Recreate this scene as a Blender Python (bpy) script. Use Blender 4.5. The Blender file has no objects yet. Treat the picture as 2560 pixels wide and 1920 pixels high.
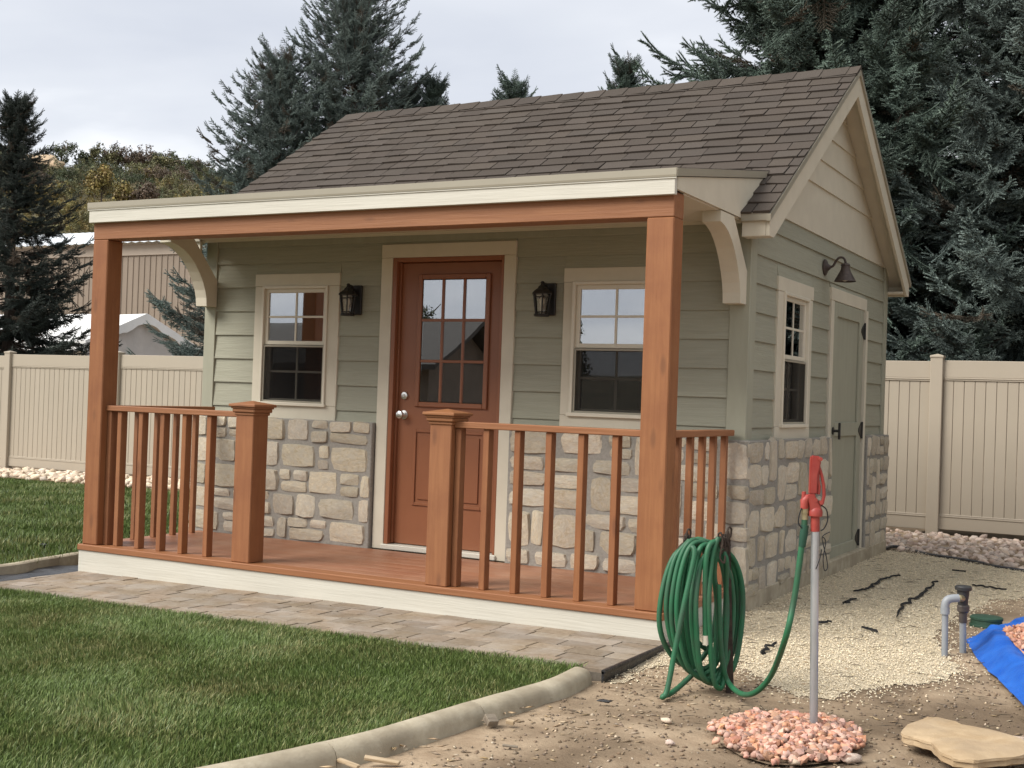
import bpy, bmesh, math, random
import numpy as np
from mathutils import Vector, Matrix, Euler, noise as mnoise
random.seed(11); RNG = np.random.default_rng(11)
scene = bpy.context.scene
COL = scene.collection

# ------------------------------------------------------------------ camera
FPX = 3140.3
CAM = np.array([6.8761, -6.3954, 1.1406]); YAW, PIT, ROL = .4962, .0105, .0346
_cy, _sy, _cp, _sp = math.cos(YAW), math.sin(YAW), math.cos(PIT), math.sin(PIT)
_F = np.array([-_sy*_cp, _cy*_cp, _sp]); _R = np.array([_cy, _sy, 0.]); _U = np.cross(_R, _F)
_R, _U = math.cos(ROL)*_R+math.sin(ROL)*_U, -math.sin(ROL)*_R+math.cos(ROL)*_U
cam_d = bpy.data.cameras.new("camera"); cam = bpy.data.objects.new("camera", cam_d); COL.objects.link(cam)
cam.matrix_world = Matrix(((_R[0], _U[0], -_F[0], CAM[0]), (_R[1], _U[1], -_F[1], CAM[1]), (_R[2], _U[2], -_F[2], CAM[2]), (0, 0, 0, 1)))
cam_d.sensor_width = 36; cam_d.lens = FPX/2560*36; cam_d.clip_end = 3000; cam_d.clip_start = .05
scene.camera = cam
def ray(u, v): return _F+_R*(u-1280)/FPX-_U*(v-960)/FPX
def gz(u, v, z): d = ray(u, v); return CAM+d*((z-CAM[2])/d[2])
def gy(u, v, y): d = ray(u, v); return CAM+d*((y-CAM[1])/d[1])
def gx(u, v, x): d = ray(u, v); return CAM+d*((x-CAM[0])/d[0])
def gd(u, v, t): return CAM+ray(u, v)*t
def depth_of(p): return float((np.array(p)-CAM)@_F)

# ------------------------------------------------------------------ world: overcast sky
SUN_EL, SUN_AZ = math.radians(44), math.radians(219)      # azimuth clockwise from +Y
world = bpy.data.worlds.new("World"); scene.world = world; world.use_nodes = True
nt = world.node_tree; nt.nodes.clear()
def N(t, ty, **kw):
    n = t.nodes.new(ty)
    for k, v in kw.items(): setattr(n, k, v)
    return n
def L(t, a, b): t.links.new(a, b)
def setv(n, **kw):
    for k, v in kw.items(): n.inputs[k.replace('_', ' ')].default_value = v
wo = N(nt, 'ShaderNodeOutputWorld'); bg = N(nt, 'ShaderNodeBackground'); bg2 = N(nt, 'ShaderNodeBackground'); mx = N(nt, 'ShaderNodeMixShader')
sky = N(nt, 'ShaderNodeTexSky', sky_type='NISHITA', sun_disc=False, sun_elevation=SUN_EL, sun_rotation=SUN_AZ, altitude=1500, dust_density=2.)
L(nt, sky.outputs[0], bg.inputs[0]); bg.inputs[1].default_value = .05
tc = N(nt, 'ShaderNodeTexCoord'); sx = N(nt, 'ShaderNodeSeparateXYZ'); L(nt, tc.outputs['Generated'], sx.inputs[0])
def mth(t, op, a, b=None):
    n = N(t, 'ShaderNodeMath', operation=op)
    for i, q in enumerate((a, b)):
        if q is None: continue
        if isinstance(q, (int, float)): n.inputs[i].default_value = q
        else: L(t, q, n.inputs[i])
    return n.outputs[0]
zz = mth(nt, 'ADD', mth(nt, 'MAXIMUM', sx.outputs[2], 0.), .16)
cb = N(nt, 'ShaderNodeCombineXYZ'); L(nt, mth(nt, 'DIVIDE', sx.outputs[0], zz), cb.inputs[0]); L(nt, mth(nt, 'DIVIDE', sx.outputs[1], zz), cb.inputs[1]); cb.inputs[2].default_value = SKY_SEED = 3.7
mp = N(nt, 'ShaderNodeMapping'); L(nt, cb.outputs[0], mp.inputs[0]); mp.inputs['Rotation'].default_value = (0, 0, -.5); mp.inputs['Scale'].default_value = (.9, 1.25, 1)
n1 = N(nt, 'ShaderNodeTexNoise'); L(nt, mp.outputs[0], n1.inputs['Vector']); setv(n1, Scale=.62, Detail=6., Roughness=.48, Distortion=.25)
rp = N(nt, 'ShaderNodeValToRGB'); L(nt, n1.outputs[0], rp.inputs[0])
rp.color_ramp.elements[0].position = .37; rp.color_ramp.elements[0].color = (.212, .224, .251, 1)
rp.color_ramp.elements[1].position = .60; rp.color_ramp.elements[1].color = (.405, .407, .407, 1)
e = rp.color_ramp.elements.new(.48); e.color = (.262, .271, .290, 1)
L(nt, rp.outputs[0], bg2.inputs[0]); bg2.inputs[1].default_value = 1.0
mx.inputs[0].default_value = .93; L(nt, bg.outputs[0], mx.inputs[1]); L(nt, bg2.outputs[0], mx.inputs[2]); L(nt, mx.outputs[0], wo.inputs[0])

sd = bpy.data.lights.new("sun", 'SUN'); sun = bpy.data.objects.new("sun", sd); COL.objects.link(sun)
sd.energy = 1.5; sd.angle = math.radians(34); sd.color = (1, .96, .9)
to_sun = Vector((math.sin(SUN_AZ)*math.cos(SUN_EL), math.cos(SUN_AZ)*math.cos(SUN_EL), math.sin(SUN_EL)))
sun.rotation_euler = (-to_sun).to_track_quat('-Z', 'Y').to_euler()
sun.location = (0, -10, 20)
vs = scene.view_settings; vs.view_transform = 'Standard'; vs.look = 'None'; vs.gamma = 1; vs.use_curve_mapping = False
vs.exposure = 1.7
scene.render.engine = 'CYCLES'

# ------------------------------------------------------------------ helpers
WL = {}
def prop(o, label=None, cat=None, group=None, kind=None):
    if label: o['label'] = label
    if cat: o['category'] = cat
    if group: o['group'] = group
    if kind: o['kind'] = kind
    return o
def link(name, data, parent=None, loc=(0, 0, 0), rot=None, scale=None):
    o = bpy.data.objects.new(name, data); COL.objects.link(o)
    loc = Vector(loc); WL[o.name] = loc.copy()
    if parent is not None:
        o.parent = parent; o.location = loc-WL[parent.name]
    else: o.location = loc
    if rot is not None: o.rotation_euler = rot
    if scale is not None: o.scale = scale
    return o
def empty(name, loc, **kw):
    o = link(name, None, None, loc); o.empty_display_size = .1; return prop(o, **kw)
def mesh(name, V, F, mat, smooth=False):
    me = bpy.data.meshes.new(name); me.from_pydata([tuple(map(float, v)) for v in V], [], F)
    if mat: me.materials.append(mat)
    if smooth: me.polygons.foreach_set('use_smooth', [True]*len(me.polygons))
    me.update(); return me
def fastmesh(name, V, F, mat, k=3):
    """numpy V (n,3), F (m,k)"""
    me = bpy.data.meshes.new(name); V = np.asarray(V, np.float32); F = np.asarray(F, np.int32)
    me.vertices.add(len(V)); me.vertices.foreach_set('co', V.ravel())
    me.loops.add(F.size); me.loops.foreach_set('vertex_index', F.ravel())
    me.polygons.add(len(F)); me.polygons.foreach_set('loop_start', np.arange(0, F.size, k, dtype=np.int32))
    if mat: me.materials.append(mat)
    me.update(calc_edges=True); return me
_cb = None
def chamfer_faces():
    idx = {}; vs_ = []
    for sx in (-1, 1):
        for sy in (-1, 1):
            for sz in (-1, 1):
                for a in range(3):
                    idx[(sx, sy, sz, a)] = len(vs_); vs_.append((sx, sy, sz, a))
    fs = []
    for a in range(3):
        b, c = (a+1) % 3, (a+2) % 3
        for s in (-1, 1):
            q = []
            for sb, sc in ((-1, -1), (1, -1), (1, 1), (-1, 1)):
                k = [0, 0, 0]; k[a] = s; k[b] = sb; k[c] = sc; q.append(idx[(*k, a)])
            fs.append(q)
        for sb in (-1, 1):
            for sc in (-1, 1):
                k0 = [0]*3; k0[a] = -1; k0[b] = sb; k0[c] = sc; k1 = list(k0); k1[a] = 1
                fs.append([idx[(*k0, b)], idx[(*k1, b)], idx[(*k1, c)], idx[(*k0, c)]])
    for sx in (-1, 1):
        for sy in (-1, 1):
            for sz in (-1, 1): fs.append([idx[(sx, sy, sz, a)] for a in range(3)])
    def pos(k): return np.array([k[i]*(1. if i == k[3] else .9) for i in range(3)])
    out = []
    for f in fs:
        p = [pos(vs_[i]) for i in f]; n = np.cross(p[1]-p[0], p[2]-p[0])
        out.append(f if n@sum(p) > 0 else f[::-1])
    return vs_, out
CHV, CHF = chamfer_faces()
class MB:
    def __init__(s): s.V = []; s.F = []
    def box(s, x0, x1, y0, y1, z0, z1, c=.003, M=None):
        ctr = np.array([(x0+x1)/2, (y0+y1)/2, (z0+z1)/2]); h = np.array([abs(x1-x0)/2, abs(y1-y0)/2, abs(z1-z0)/2]); c = min(c, *(h*.45)); b = len(s.V)
        for k in CHV:
            p = ctr+np.array([k[i]*(h[i]-(0 if i == k[3] else c)) for i in range(3)])
            s.V.append(p if M is None else np.array(M @ Vector(p)))
        s.F += [[i+b for i in f] for f in CHF]; return s
    def add(s, V, F):
        b = len(s.V); s.V += [np.array(v, float) for v in V]; s.F += [[i+b for i in f] for f in F]; return s
    def prism(s, poly, axis, a0, a1):
        """poly: list of 2D points; axis: extrusion axis index; other two axes in order"""
        n = len(poly); o = [i for i in range(3) if i != axis]; V = []
        for a in (a0, a1):
            for p in poly:
                q = [0, 0, 0]; q[axis] = a; q[o[0]] = p[0]; q[o[1]] = p[1]; V.append(q)
        F = [list(range(n))[::-1], list(range(n, 2*n))]+[[i, (i+1) % n, n+(i+1) % n, n+i] for i in range(n)]
        area = sum(poly[i][0]*poly[(i+1) % n][1]-poly[(i+1) % n][0]*poly[i][1] for i in range(n))
        sg = area*(1 if axis != 1 else -1)*(1 if a1 > a0 else -1)
        if sg < 0: F = [f[::-1] for f in F]
        return s.add(V, F)
    def tube(s, pts, r, n=10, caps=True, closed=False):
        pts = [np.array(p, float) for p in pts]; m = len(pts); rr = r if hasattr(r, '__len__') else [r]*m; b = len(s.V)
        up = np.array([0, 0, 1.]); prev = None
        for i, p in enumerate(pts):
            if closed: t = pts[(i+1) % m]-pts[i-1]
            else: t = pts[min(i+1, m-1)]-pts[max(i-1, 0)]
            t = t/(np.linalg.norm(t)+1e-12)
            if prev is None:
                a = up if abs(t[2]) < .9 else np.array([1., 0, 0]); x = np.cross(a, t)
            else: x = prev-t*(prev@t)
            x = x/(np.linalg.norm(x)+1e-12); prev = x; y = np.cross(t, x)
            for k in range(n):
                an = 2*math.pi*k/n; s.V.append(p+rr[i]*(math.cos(an)*x+math.sin(an)*y))
        for i in range(m if closed else m-1):
            j = (i+1) % m
            for k in range(n):
                k2 = (k+1) % n; s.F.append([b+i*n+k, b+i*n+k2, b+j*n+k2, b+j*n+k])
        if caps and not closed: s.F.append([b+k for k in range(n)][::-1]); s.F.append([b+(m-1)*n+k for k in range(n)])
        return s
    def lathe(s, prof, ctr, n=20, axis=2, caps=True):
        """prof: (r, h) list along axis"""
        b = len(s.V); o = [i for i in range(3) if i != axis]
        for r, h in prof:
            for k in range(n):
                a = 2*math.pi*k/n; q = np.array(ctr, float); q[o[0]] += r*math.cos(a); q[o[1]] += r*math.sin(a); q[axis] += h; s.V.append(q)
        for i in range(len(prof)-1):
            for k in range(n):
                k2 = (k+1) % n; s.F.append([b+i*n+k, b+i*n+k2, b+(i+1)*n+k2, b+(i+1)*n+k])
        if caps: s.F.append([b+k for k in range(n)][::-1]); s.F.append([b+(len(prof)-1)*n+k for k in range(n)])
        return s
    def build(s, name, mat, parent=None, smooth=False, **kw):
        V = np.array(s.V); c = (V.min(0)+V.max(0))/2
        me = mesh(name, V-c, s.F, mat, smooth)
        if smooth: smooth_by_angle(me)
        return prop(link(name, me, parent, c), **kw)
def smooth_by_angle(me, ang=40):
    bm = bmesh.new(); bm.from_mesh(me); bmesh.ops.recalc_face_normals(bm, faces=bm.faces)
    for e_ in bm.edges: e_.smooth = not (len(e_.link_faces) == 2 and e_.calc_face_angle(0) > math.radians(ang))
    for f in bm.faces: f.smooth = True
    bm.to_mesh(me); bm.free()
def B(name, mat, parent, *b, c=.003): return MB().box(*b, c=c).build(name, mat, parent)
def catmull(P, k=8, closed=False):
    P = [np.array(p, float) for p in P]; n = len(P); out = []
    for i in range(n if closed else n-1):
        g = (lambda j: P[j % n]) if closed else (lambda j: P[min(max(j, 0), n-1)])
        p0, p1, p2, p3 = g(i-1), g(i), g(i+1), g(i+2)
        for t in np.arange(k)/k:
            out.append(.5*((2*p1)+(-p0+p2)*t+(2*p0-5*p1+4*p2-p3)*t*t+(-p0+3*p1-3*p2+p3)*t**3))
    if not closed: out.append(P[-1])
    return out
def clamp(x, a, b): return max(a, min(b, x))
def sstep(a, b, x): t = clamp((x-a)/(b-a), 0, 1); return t*t*(3-2*t)
def gh(x): return -.15+.0105*(clamp(x, -12, 4.4)-4.4)          # graded yard level, falls gently to the left

# ------------------------------------------------------------------ materials
MATS = {}
def mat(name, c1, c2=None, rough=.7, scale=(8, 8, 8), detail=5., bump=.0, bscale=None, metallic=0., spec=.4, rand=0., island=0., c3=None, big=.0, bigscale=.7, lo=.35, hi=.65, dist=.0, bdist=.01, coords='Object', bdetail=6., knots=None):
    m = bpy.data.materials.new(name); m.use_nodes = True; t = m.node_tree; p = t.nodes['Principled BSDF']
    p.inputs['Roughness'].default_value = rough; p.inputs['Metallic'].default_value = metallic; p.inputs['Specular IOR Level'].default_value = spec
    tc_ = N(t, 'ShaderNodeTexCoord'); geo = N(t, 'ShaderNodeNewGeometry')
    src = geo.outputs['Position'] if coords == 'World' else tc_.outputs[coords]
    mp_ = N(t, 'ShaderNodeMapping'); L(t, src, mp_.inputs[0]); mp_.inputs['Scale'].default_value = scale
    oi = N(t, 'ShaderNodeObjectInfo')
    if rand or coords == 'Object':   # shift pattern per object so look-alikes differ
        va = N(t, 'ShaderNodeVectorMath', operation='ADD'); mu = mth(t, 'MULTIPLY', oi.outputs['Random'], 37.); L(t, mp_.outputs[0], va.inputs[0]); L(t, mu, va.inputs[1]); vec = va.outputs[0]
    else: vec = mp_.outputs[0]
    nz = N(t, 'ShaderNodeTexNoise'); L(t, vec, nz.inputs['Vector']); setv(nz, Scale=1., Detail=detail, Roughness=.6, Distortion=dist)
    c2 = c2 or c1
    rp_ = N(t, 'ShaderNodeValToRGB'); L(t, nz.outputs[0], rp_.inputs[0]); rp_.color_ramp.elements[0].position = lo; rp_.color_ramp.elements[1].position = hi
    rp_.color_ramp.elements[0].color = (*c1, 1); rp_.color_ramp.elements[1].color = (*c2, 1)
    col = rp_.outputs[0]
    if c3 is not None:
        n3 = N(t, 'ShaderNodeTexNoise'); L(t, src, n3.inputs['Vector']); setv(n3, Scale=bigscale, Detail=4., Roughness=.6)
        r3 = N(t, 'ShaderNodeValToRGB'); L(t, n3.outputs[0], r3.inputs[0]); r3.color_ramp.elements[0].position = .42; r3.color_ramp.elements[1].position = .62
        mm = N(t, 'ShaderNodeMix', data_type='RGBA'); L(t, mth(t, 'MULTIPLY', r3.outputs[0], big), mm.inputs[0]); L(t, col, mm.inputs[6]); mm.inputs[7].default_value = (*c3, 1); col = mm.outputs[2]
    for amt, out in ((rand, oi.outputs['Random']), (island, geo.outputs['Random Per Island'])):
        if amt:
            hv = N(t, 'ShaderNodeHueSaturation'); L(t, col, hv.inputs['Color']); L(t, mth(t, 'ADD', mth(t, 'MULTIPLY', out, 2*amt), 1-amt), hv.inputs['Value'])
            L(t, mth(t, 'ADD', mth(t, 'MULTIPLY', mth(t, 'FRACT', mth(t, 'MULTIPLY', out, 7.31)), .05*amt), .5-.025*amt), hv.inputs['Hue'])
            L(t, mth(t, 'ADD', mth(t, 'MULTIPLY', mth(t, 'FRACT', mth(t, 'MULTIPLY', out, 13.7)), amt), 1-amt*.5), hv.inputs['Saturation']); col = hv.outputs[0]
    if knots:
        mk = N(t, 'ShaderNodeMapping'); L(t, src, mk.inputs[0]); mk.inputs['Scale'].default_value = knots; vk = N(t, 'ShaderNodeTexVoronoi'); vk.inputs['Scale'].default_value = 1.
        vk2 = N(t, 'ShaderNodeVectorMath', operation='ADD'); L(t, mk.outputs[0], vk2.inputs[0]); L(t, mth(t, 'MULTIPLY', oi.outputs['Random'], 51.), vk2.inputs[1]); L(t, vk2.outputs[0], vk.inputs['Vector'])
        rk = N(t, 'ShaderNodeValToRGB'); L(t, vk.outputs['Distance'], rk.inputs[0]); rk.color_ramp.elements[0].position = .07; rk.color_ramp.elements[1].position = .16; rk.color_ramp.elements[0].color = (.42, .42, .42, 1); rk.color_ramp.elements[1].color = (0, 0, 0, 1)
        mk2 = N(t, 'ShaderNodeMix', data_type='RGBA'); L(t, rk.outputs[0], mk2.inputs[0]); L(t, col, mk2.inputs[6]); mk2.inputs[7].default_value = (.09, .034, .016, 1); col = mk2.outputs[2]
    L(t, col, p.inputs['Base Color'])
    if bump:
        nb = nz
        if bscale:
            mb = N(t, 'ShaderNodeMapping'); L(t, src, mb.inputs[0]); mb.inputs['Scale'].default_value = bscale
            nb = N(t, 'ShaderNodeTexNoise'); L(t, mb.outputs[0], nb.inputs['Vector']); setv(nb, Scale=1., Detail=bdetail, Roughness=.65)
        bp = N(t, 'ShaderNodeBump'); L(t, nb.outputs[0], bp.inputs['Height']); bp.inputs['Strength'].default_value = bump; bp.inputs['Distance'].default_value = bdist; L(t, bp.outputs[0], p.inputs['Normal'])
    MATS[name] = m; return m
OR1, OR2 = (.282, .119, .048), (.24, .096, .038)
m_orx = mat('painted_cedar_along_x', OR1, OR2, .62, (2.0, 34, 34), bump=.55, bscale=(2.2, 70, 70), bdist=.005, rand=.04, dist=1.2, lo=.32, hi=.6, knots=(2.4, 7, 7))
m_orz = mat('painted_cedar_along_z', OR1, OR2, .62, (40, 40, 2.5), bump=.6, bscale=(75, 75, 2.5), bdist=.004, rand=.05, lo=.3, hi=.6, c3=(.19, .068, .028), big=.4, bigscale=5, knots=(7, 7, 2.2))
m_ory = mat('painted_cedar_along_y', OR1, OR2, .62, (40, 2.5, 40), bump=.3, bscale=(120, 5, 120), bdist=.004, rand=.05)
m_door = mat('painted_door', (.255, .095, .042), (.23, .084, .037), .38, (3, 3, 3), spec=.5)
m_deck = mat('painted_deck_boards', (.275, .115, .058), (.235, .095, .048), .48, (3, 18, 18), bump=.2, bscale=(5, 90, 90), bdist=.003, rand=.06, c3=(.40, .22, .14), big=.5, bigscale=1.6)
m_green = mat('sage_siding', (.318, .313, .240), (.285, .280, .213), .72, (3, 3, 60), bump=.7, bscale=(5, 5, 95), bdist=.005, rand=.04, dist=.8)
m_greenp = mat('sage_trim', (.323, .318, .243), (.298, .293, .223), .72, (14, 14, 3), bump=.25, bscale=(90, 90, 8), bdist=.003, rand=.02)
CR1, CR2 = (.58, .53, .42), (.54, .492, .388)
m_cream = mat('cream_trim', CR1, CR2, .6, (6, 6, 6), bump=.14, bscale=(12, 60, 60), bdist=.003, rand=.02)
m_white = mat('white_trim', (.56, .535, .46), (.51, .485, .413), .6, (2, 30, 30), bump=.55, bscale=(3, 90, 90), bdist=.004, rand=.02)
m_vinyl = mat('almond_vinyl', (.62, .57, .46), (.60, .55, .44), .35, (3, 3, 3))
m_drip = mat('taupe_flashing', (.31, .28, .215), (.29, .262, .20), .4, (3, 3, 3), spec=.5)
m_shing = mat('shingle_granules', (.050, .041, .034), (.088, .073, .061), .92, (260, 260, 260), detail=2., bump=.5, bdist=.002, rand=.13, spec=.15)
m_shing2 = mat('shingle_granules_far', (.050, .041, .034), (.088, .073, .061), .92, (260, 260, 260), detail=2., bump=.5, bdist=.002, island=.13, spec=.15)
m_stone = mat('limestone_veneer', (.48, .395, .28), (.66, .585, .455), .9, (9, 9, 9), bump=.8, bscale=(30, 30, 30), bdist=.012, rand=.2, c3=(.53, .485, .405), big=.7, bigscale=5, dist=.6, spec=.2)
m_mortar = mat('grey_mortar', (.25, .233, .205), (.31, .29, .255), .95, (60, 60, 60), bump=.7, bdist=.006, spec=.1)
m_conc = mat('concrete', (.36, .31, .225), (.445, .392, .295), .9, (14, 14, 14), bump=.5, bscale=(90, 90, 90), bdist=.004, c3=(.25, .21, .15), big=.75, bigscale=3.2, spec=.2)
m_black = mat('black_painted_metal', (.012, .011, .010), (.02, .018, .016), .5, (20, 20, 20), bump=.1)
m_bronze = mat('aged_bronze', (.055, .04, .034), (.085, .065, .055), .55, (40, 40, 40), metallic=.3, bump=.2)
m_nickel = mat('satin_nickel', (.72, .70, .66), (.66, .64, .6), .28, (20, 20, 20), metallic=1.)
m_int = mat('bare_interior_boards', (.11, .085, .06), (.08, .062, .045), .9, (4, 4, 4))
m_curt = mat('curtain_cloth', (.16, .15, .14), (.12, .115, .11), .95, (4, 4, 4))
m_fence = mat('tan_vinyl_fence', (.385, .332, .26), (.372, .32, .25), .42, (2, 2, 2), rand=.025)
m_paver = mat('concrete_paver', (.205, .158, .112), (.262, .208, .152), .9, (30, 30, 30), bump=.5, bscale=(120, 120, 120), bdist=.003, rand=.17, c3=(.33, .30, .265), big=.45, bigscale=5, spec=.15, coords='World')
m_joint = mat('paver_joint_sand', (.10, .085, .066), (.14, .12, .095), .95, (60, 60, 60), bump=.5, bdist=.004)
m_plast = mat('black_plastic_sheet', (.018, .018, .019), (.045, .045, .048), .32, (5, 5, 5), bump=.5, bscale=(14, 14, 14), bdist=.02, spec=.5)
m_fabric = mat('black_weed_fabric', (.008, .008, .008), (.02, .019, .018), .9, (60, 60, 60), bump=.4)
def glass_mat(name, refl=.2, tint=.9):
    m = bpy.data.materials.new(name); m.use_nodes = True; t = m.node_tree; t.nodes.clear()
    o = N(t, 'ShaderNodeOutputMaterial'); gl = N(t, 'ShaderNodeBsdfGlossy'); gl.inputs['Roughness'].default_value = 0.; tr = N(t, 'ShaderNodeBsdfTransparent'); tr.inputs[0].default_value = (tint, tint, tint*.98, 1)
    fr = N(t, 'ShaderNodeFresnel'); fr.inputs[0].default_value = 1.5; x = N(t, 'ShaderNodeMixShader')
    tc_ = N(t, 'ShaderNodeTexCoord'); nz = N(t, 'ShaderNodeTexNoise'); L(t, tc_.outputs['Object'], nz.inputs['Vector']); setv(nz, Scale=1.6, Detail=1.); bp = N(t, 'ShaderNodeBump'); bp.inputs['Strength'].default_value = .25; bp.inputs['Distance'].default_value = .004; L(t, nz.outputs[0], bp.inputs['Height']); L(t, bp.outputs[0], gl.inputs['Normal'])
    L(t, mth(t, 'ADD', fr.outputs[0], refl), x.inputs[0]); L(t, tr.outputs[0], x.inputs[1]); L(t, gl.outputs[0], x.inputs[2]); L(t, x.outputs[0], o.inputs[0])
    MATS[name] = m; return m
m_glass = glass_mat('coated_window_glass', .48, .8)
m_lglass = glass_mat('seeded_lantern_glass', .06, .9)
def screen_mat():
    m = bpy.data.materials.new('insect_screen'); m.use_nodes = True; t = m.node_tree; t.nodes.clear()
    o = N(t, 'ShaderNodeOutputMaterial'); d = N(t, 'ShaderNodeBsdfDiffuse'); d.inputs[0].default_value = (.018, .017, .0165, 1); tr = N(t, 'ShaderNodeBsdfTransparent'); x = N(t, 'ShaderNodeMixShader'); x.inputs[0].default_value = .45
    L(t, tr.outputs[0], x.inputs[1]); L(t, d.outputs[0], x.inputs[2]); L(t, x.outputs[0], o.inputs[0]); return m
m_screen = screen_mat()
# ================================================================== ground and setting
def in_poly(P, x, y):
    x = np.asarray(x); y = np.asarray(y); r = np.zeros(x.shape, bool); n = len(P)
    for i in range(n):
        x0, y0 = P[i][:2]; x1, y1 = P[(i+1) % n][:2]
        c = ((y0 > y) != (y1 > y)) & (x < (x1-x0)*(y-y0)/((y1-y0) or 1e-9)+x0); r ^= c
    return r
def soil_z(x, y):
    near = -.15-.05*sstep(.6, -.9, y)
    z = near if x > 4.4 else gh(x)-.07
    a = .010*mnoise.noise((x*1.7, y*1.7, 1.3))+.005*mnoise.noise((x*6, y*6, 4.))+.003*mnoise.noise((x*19, y*19, 9.))
    if x < 4.6: a = min(a, .0)
    if -30 < x < 30 and y > 5.6: a -= .0
    return z+a*(1 if abs(x) < 40 else 0)
def pxg(u, v, z=-.17): p = gz(u, v, z); return (p[0], p[1])
xs = np.concatenate([[-900, -300, -100, -40, -15, -5, 0, 3, 4.2], np.arange(4.42, 7.4, .03), np.arange(7.5, 12, .4), [14, 20, 40, 100, 300, 900]])
ys = np.concatenate([[-900, -300, -100, -40, -15, -8], np.arange(-5.5, -3.2, .2), np.arange(-3.1, 2.5, .03), np.arange(2.5, 7.6, .06), [8, 9, 12, 20, 40, 100, 300, 900]])
V = np.array([(x, y, soil_z(x, y)) for y in ys for x in xs]); nx = len(xs)
I = np.arange(len(V)).reshape(len(ys), nx); Fq = np.stack([I[:-1, :-1], I[:-1, 1:], I[1:, 1:], I[1:, :-1]], -1).reshape(-1, 4)
m_soil = mat('bare_soil', (.27, .196, .130), (.43, .333, .23), .95, (7, 7, 7), bump=.8, bscale=(45, 45, 45), bdist=.01, c3=(.135, .098, .065), big=.9, bigscale=1.0, spec=.1, detail=9., lo=.3, hi=.68, coords='World')
me = fastmesh('soil', V, Fq, m_soil, 4); me.polygons.foreach_set('use_smooth', [True]*len(me.polygons)); prop(link('soil', me), kind='structure')

# ---- kerb curve (top inner edge traced, lies on the lawn level)
KZ = -.135
kin = [pxg(*p, KZ) for p in ((1432, 1668), (1370, 1697), (1288, 1721), (1166, 1754), (1044, 1790), (922, 1825), (800, 1853), (640, 1887), (476, 1919))]
d0 = np.array(kin[-1])-np.array(kin[-2]); d0 /= np.linalg.norm(d0)
for k in range(1, 7): 
    a = .10*k; d0 = np.array([d0[0]*math.cos(-a*.4)-d0[1]*math.sin(-a*.4), d0[0]*math.sin(-a*.4)+d0[1]*math.cos(-a*.4)]); kin.append(tuple(np.array(kin[-1])+d0*.6))
kin = [(p[0], p[1]) for p in catmull([(*p, 0) for p in kin], 6)]
lawn_front = [(-14, -.86), (4.33, -.86)]+kin+[(-6, -9), (-14, -9)]
left_k = [(-.72, 6.1), (-.72, 4), (-.70, 2), (-.66, .7), (-.60, .25), (-.52, -.12), (-.56, -.30), (-.75, -.46), (-1.2, -.62), (-2.5, -.80), (-5., -.83)]
left_k = [(p[0], p[1]) for p in catmull([(*p, 0) for p in left_k], 6)]
lawn_left = [(-14, 6.0), (-.72, 6.0)]+left_k+[(-14, -.85)]
m_lawnsoil = mat('lawn_thatch', (.040, .062, .018), (.07, .092, .032), .95, (30, 30, 30), bump=.5, bdist=.01, coords='World', c3=(.085, .085, .04), big=.5, bigscale=2.)
def sheet(name, P, zf, m, **kw):
    bm = bmesh.new(); vs_ = [bm.verts.new((p[0], p[1], zf(p[0], p[1]))) for p in P]; f = bm.faces.new(vs_); bmesh.ops.recalc_face_normals(bm, faces=bm.faces)
    if f.normal.z < 0: f.normal_flip()
    bmesh.ops.triangulate(bm, faces=bm.faces[:]); me = bpy.data.meshes.new(name); bm.to_mesh(me); bm.free(); me.materials.append(m)
    return prop(link(name, me), **kw)
sheet('lawn', lawn_front, lambda x, y: gh(x)-.012, m_lawnsoil, kind='structure')
sheet('lawn', lawn_left, lambda x, y: gh(x)-.012, m_lawnsoil, kind='structure')

def kerb(name, line, side, w, ztop, zbot, joints, label):
    root = empty(name, (line[0][0], line[0][1], zbot), label=label, cat='garden edging')
    prof = [(0, zbot), (0, ztop-.012), (.010, ztop-.003), (.025, ztop), (w-.05, ztop-.002), (w-.028, ztop-.008), (w-.012, ztop-.021), (w-.002, ztop-.042), (w+.006, zbot)]
    P = [np.array(p) for p in line]; n = len(P); off = []
    for i in range(n):
        t = P[min(i+1, n-1)]-P[max(i-1, 0)]; t /= np.linalg.norm(t); off.append(np.array([-t[1], t[0]])*side)
    st = list(range(0, n, joints)); st = st if st[-1] == n-1 else st+[n-1]
    for a, b in zip(st[:-1], st[1:]):
        V = []; F = []; m = len(prof)
        for q, i in enumerate(range(a, b+1)):
            sh = P[i].copy()
            if i == a: sh = sh+(P[min(a+1, n-1)]-P[a])*.04
            if i == b: sh = sh-(P[b]-P[b-1])*.04
            wob = .006*mnoise.noise((i*.5, 3., 2.))
            for d, z in prof: V.append((*(sh+off[i]*(d+wob)), z+wob*.6+(gh(sh[0])-gh(4.4) if side < 2 else 0)))
        for q in range(b-a):
            for k in range(m-1): F.append([q*m+k, q*m+k+1, (q+1)*m+k+1, (q+1)*m+k])
        F.append(list(range(m))[::-1]); F.append([(b-a)*m+k for k in range(m)])
        V = np.array(V); c = V.mean(0); me = mesh('kerb_section', V-c, F, m_conc); smooth_by_angle(me, 38); link('kerb_section', me, root, c)
    return root
kerb('concrete_edging', kin, 1, .10, -.128, -.26, 18, 'low curved concrete edging between the front lawn and the bare soil')
kerb('concrete_edging', left_k, -1, .11, -.125, -.26, 22, 'low rounded concrete edging beside the black plastic at the porch end')

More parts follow.
